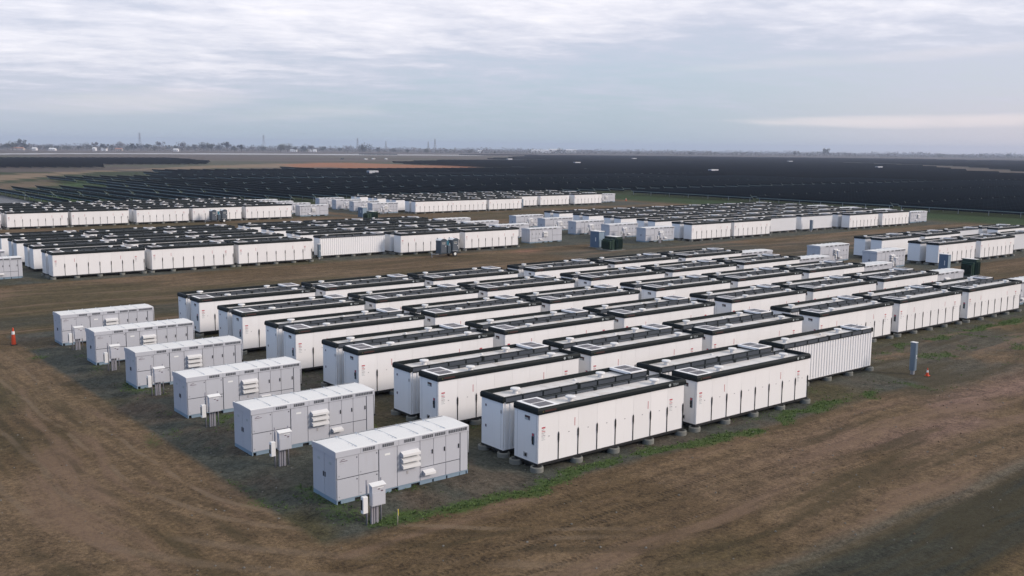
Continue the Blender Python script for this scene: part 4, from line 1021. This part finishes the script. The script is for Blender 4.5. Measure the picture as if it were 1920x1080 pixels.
for i, (x, y, h) in enumerate([(946, 2900, 48), (1283, 2799, 46), (1467, 2555, 40), (1500, 2450, 31), (1570, 2335, 31), (1552, 2275, 38)]):
    pylon(x, y, h, ['lattice pylon above the trees at far left of the horizon', 'lattice pylon on the horizon, second from the left', 'tall lattice pylon third along the horizon', 'faint small lattice pylon fourth along the horizon', 'fainter pylon of the close pair left of centre', 'sharper taller pylon of the close pair left of centre'][i])

# ------------------------------------------------------------------ trees on the horizon
def tree_mesh(seed, h, wdt, lean, bare):
    rg = random.Random(seed); b = MB(); tr = h * .30
    b.cyl((0, 0, 0), (0, 0, tr), h * .03, h * .02, BARK, 6, False)
    for i in range(6):
        a = i * 1.05 + rg.random(); b.cyl((0, 0, tr * .8), (math.cos(a) * wdt * .35, math.sin(a) * wdt * .35, h * (.5 + .25 * rg.random())), h * .014, h * .004, BARK, 4, False)
    trunk = b.mesh('trunk')
    b = MB(); lumps = [(rg.gauss(0, wdt * .22), rg.gauss(0, wdt * .22), h * (.42 + .4 * rg.random()), wdt * (.16 + .14 * rg.random())) for _ in range(11 if not bare else 7)]
    for lx, ly, lz, lr in lumps:
        for _ in range(60 if not bare else 34):
            d = Vector((rg.gauss(0, 1), rg.gauss(0, 1), rg.gauss(0, .8))).normalized() * lr * (rg.random() ** .4)
            p = Vector((lx, ly, lz)) + d; s = h * (.028 + .03 * rg.random())
            u_ = Vector((rg.gauss(0, 1), rg.gauss(0, 1), rg.gauss(0, 1))).normalized(); v_ = u_.orthogonal().normalized()
            b.face([p - u_ * s, p - v_ * s * .8, p + u_ * s, p + v_ * s * .8], TWIG if bare else LEAF)
    return trunk, b.mesh('crown')
TV = [tree_mesh(s, 1, wd_, 0, br) for s, wd_, br in ((1, .95, False), (2, 1.25, False), (3, .7, False), (4, 1.1, True), (5, 1.5, False), (6, .8, True))]
TSAY = ['round leafy', 'broad leafy', 'narrow leafy', 'bare winter', 'wide spreading', 'slim bare']
tl = []
rg = random.Random(11)
CAX, CAY = CAMP.x, CAMP.y
def at_px(px, dist):      # ground spot in the direction of a compass bearing, spread evenly along the view
    t = (px - 960) / 1852.27; d = Vector((FW.x + RT.x * t, FW.y + RT.y * t, 0)).normalized()
    return CAX + d.x * dist, CAY + d.y * dist
spots = [(7, 9), (24, 10), (30, 13), (40, 15), (48, 13), (57, 20), (63, 12), (90, 8), (103, 7), (120, 7), (140, 8), (160, 8), (176, 11), (190, 14), (208, 12), (222, 10), (235, 14), (250, 9), (262, 13), (275, 11), (287, 12), (300, 10), (310, 17), (325, 9), (338, 10), (350, 16), (362, 10), (375, 11), (391, 15), (405, 14), (420, 12), (434, 17), (447, 10), (460, 13), (480, 9), (500, 10), (532, 14), (545, 14), (560, 9), (575, 12), (590, 13), (610, 10), (640, 8), (655, 13), (683, 15), (712, 9), (740, 8), (765, 8), (800, 8), (835, 8), (880, 7), (925, 8), (1000, 8), (1045, 14), (1190, 9), (1285, 9), (1330, 9), (1478, 11), (1500, 9), (1536, 20), (1570, 9), (1650, 9), (1745, 9), (1820, 9), (1870, 10)]
for i, (px, h) in enumerate(spots):
    far_ = 2350 + 150 * math.sin(i * 1.7) + max(0, px - 900) * .9
    x, y = at_px(px, far_); k_ = 2 if px in (63, 434) else (i * 7 + (i // 3)) % 6
    hh = h * (far_ / 2350) * (1.15 if px < 75 else 1.4 if px < 900 else 0.95)
    r = empty('tree', (x, y, 0), rg.random() * 6); r.scale = (hh, hh, hh)
    for nm_, me_ in zip(('trunk', 'crown'), TV[k_]):
        o = bpy.data.objects.new(nm_, me_); col.objects.link(o); o.parent = r
    tag(r, f'{TSAY[k_]} tree on the horizon, {ordw(i + 1)} of the taller trees from the left', 'tree', 'taller trees along the horizon')
b = MB(); rg = random.Random(3)
for layer, (dist, hmin, hmax, cnt) in enumerate(((2600, 5, 10, 900), (3600, 6, 12, 900), (5200, 8, 16, 800))):
    for i in range(cnt):
        px = -150 + 2250 * (i + rg.random()) / cnt; x, y = at_px(px, dist + rg.uniform(-120, 120) + max(0, px - 900) * .6)
        hh = hmin + (hmax - hmin) * (rg.random() ** 2) * (0.6 + .8 * abs(math.sin(px * .013 + layer)))
        wd_ = hh * rg.uniform(.8, 2.2)
        for j in range(14):
            p = Vector((x + rg.gauss(0, wd_ * .5), y + rg.gauss(0, wd_ * .5), hh * (.1 + .85 * rg.random()))); s = hh * rg.uniform(.12, .28)
            u_ = Vector((rg.gauss(0, 1), rg.gauss(0, 1), rg.gauss(0, .6))).normalized(); v_ = u_.orthogonal().normalized()
            b.face([p - u_ * s, p - v_ * s, p + u_ * s, p + v_ * s], TWIG if (i + layer) % 3 else LEAF)
o = b.build('treeline'); o['kind'] = 'stuff'; o['label'] = 'low hazy belt of bare trees and scrub along the horizon'; o['category'] = 'trees'

def house(px, dist, wdt, h, wall, roof, label):
    x, y = at_px(px, dist); r = empty('farm_building', (x, y, 0), R(-35))
    b = MB(); b.box(-wdt / 2, wdt / 2, -5, 5, 0, h, wall); b.build('wall', r)
    b = MB(); e = .5
    b.face([(-wdt / 2 - e, -5.5, h + .01), (wdt / 2 + e, -5.5, h + .01), (wdt / 2 + e, 0, h + 2.2), (-wdt / 2 - e, 0, h + 2.2)], roof); b.face([(wdt / 2 + e, 5.5, h + .01), (-wdt / 2 - e, 5.5, h + .01), (-wdt / 2 - e, 0, h + 2.2), (wdt / 2 + e, 0, h + 2.2)], roof)
    for s in (-1, 1): b.face([(s * wdt / 2, -5, h), (s * wdt / 2, 5, h), (s * wdt / 2, 0, h + 2.1)], wall)
    b.build('roof', r)
    for i in range(3):
        c = -wdt / 2 + wdt * (i + .5) / 3; b = MB(); b.box(c - .8, c + .8, -5.06, -5.001, 1.0, 2.3, GLASS); b.build('window', r)
    tag(r, label, 'building', 'buildings on the horizon')
house(49, 2300, 26, 4, BEIGE, ROOFT, 'long low building with an orange roof at far left horizon')
house(80, 2250, 8, 4, WHITE, GREYR, 'tiny white building right of the orange roof')
house(113, 2250, 12, 3, WHITE, GREYR, 'small white building alone on the left horizon')
house(208, 2250, 10, 6, WHITE, WHITE, 'bright white building among trees on the left horizon')
house(190, 2280, 6, 5, WHITE, GREYR, 'narrow white building beside the bright white one')
house(235, 2280, 14, 4, BEIGE, ROOFT, 'beige house among the horizon trees')
house(340, 2280, 10, 4, WHITE, GREYR, 'white farm building below the fourth clump of trees')
house(556, 2500, 16, 4, WHITE, GREYR, 'white building left of the tall third pylon')
house(591, 2500, 18, 4, WHITE, WHITE, 'long white building left of the tall third pylon')
house(900, 3000, 18, 5, WHITE, GREYR, 'pale building on the horizon near the middle')
house(1010, 3300, 60, 8, WHITE, GREYR, 'long pale industrial building at the middle of the horizon')
house(1037, 3200, 40, 11, WHITE, GREYR, 'tallest pale industrial building at the middle of the horizon')
house(1066, 3300, 34, 10, GREYR, GREYR, 'grey industrial building at the middle of the horizon')

# ------------------------------------------------------------------ weeds
b = MB(); rg = random.Random(9); cnt = 0
gsel = (X > -12) & (X < 66) & (Y > -4) & (Y < 46)
pts_ = np.argwhere(gsel & (gr > 0.38))
prob = gr[pts_[:, 0], pts_[:, 1]]
for (j, i), pb in zip(pts_, prob):
    for _ in range(10):
        if rg.random() > (pb - .34) * 1.3: continue
        x = X[j, i] + rg.uniform(-.22, .22); y = Y[j, i] + rg.uniform(-.22, .22); z = Z[j, i]
        s = rg.uniform(.025, .07) * (.6 + .7 * pb)
        for _k in range(5):
            a = rg.random() * 6.283; t_ = rg.uniform(.3, .9); wv = s * .30
            dx_, dy_ = math.cos(a), math.sin(a)
            px_, py_ = x + dx_ * s * .2, y + dy_ * s * .2
            b.face([(px_ - dy_ * wv, py_ + dx_ * wv, z - .01), (px_ + dy_ * wv, py_ - dx_ * wv, z - .01), (px_ + dx_ * s * t_ + dy_ * wv * .3, py_ + dy_ * s * t_ - dx_ * wv * .3, z + s), (px_ + dx_ * s * t_ - dy_ * wv * .3, py_ + dy_ * s * t_ + dx_ * wv * .3, z + s)], TUFT)
o = b.build('weeds'); o['kind'] = 'stuff'; o['label'] = 'low green weeds growing along the gravel edges'; o['category'] = 'weeds'
b2 = MB(); rg = random.Random(21)
for _ in range(5200):
    x = rg.uniform(-24, 66); y = rg.uniform(-18, 46)
    if x > 30 and y < -4: continue
    on = -11.4 < x and y > -1.6
    if not on and rg.random() < .55: continue
    s = rg.uniform(.018, .05) * (1.0 if on else 1.15); z = GZ(x, y) + s * .25
    P_ = [(x + s * rg.uniform(.6, 1.2) * math.cos(a), y + s * rg.uniform(.6, 1.2) * math.sin(a), z) for a in (0, 1.3, 2.5, 3.8, 5.0)]
    tp = (x + rg.uniform(-.3, .3) * s, y, z + s * rg.uniform(.5, .9)); mt_ = STONE if rg.random() < .6 else CLOD
    for q in range(5): b2.face([P_[q], P_[(q + 1) % 5], tp], mt_)
    b2.face([(p[0], p[1], z - s * .6) for p in P_[::-1]], mt_)
    for q in range(5): b2.face([(P_[q][0], P_[q][1], z - s * .6), (P_[(q + 1) % 5][0], P_[(q + 1) % 5][1], z - s * .6), P_[(q + 1) % 5], P_[q]], mt_)
o = b2.build('gravel'); o['kind'] = 'stuff'; o['label'] = 'loose stones and clods scattered over the pad and dirt tracks'; o['category'] = 'gravel'
print('weed faces', len(b.f), 'trackers', len(cand), 'objects', len(bpy.data.objects))

# ------------------------------------------------------------------ haze
b = MB(); b.box(-700, 7100, -400, 7100, -1.2, 56, WHITE); hz = b.build('haze'); hz['kind'] = 'stuff'; hz['label'] = 'thin pale blue haze over the whole plain'; hz['category'] = 'haze'
mt = bpy.data.materials.new('haze'); mt.use_nodes = True; t = mt.node_tree; t.nodes.clear()
pv = t.nodes.new('ShaderNodeVolumePrincipled'); pv.inputs['Color'].default_value = (0.70, 0.79, 0.98, 1); pv.inputs['Density'].default_value = 0.00016; pv.inputs['Anisotropy'].default_value = 0.2
om = t.nodes.new('ShaderNodeOutputMaterial'); t.links.new(pv.outputs[0], om.inputs['Volume'])
hz.data.materials.clear(); hz.data.materials.append(mt)
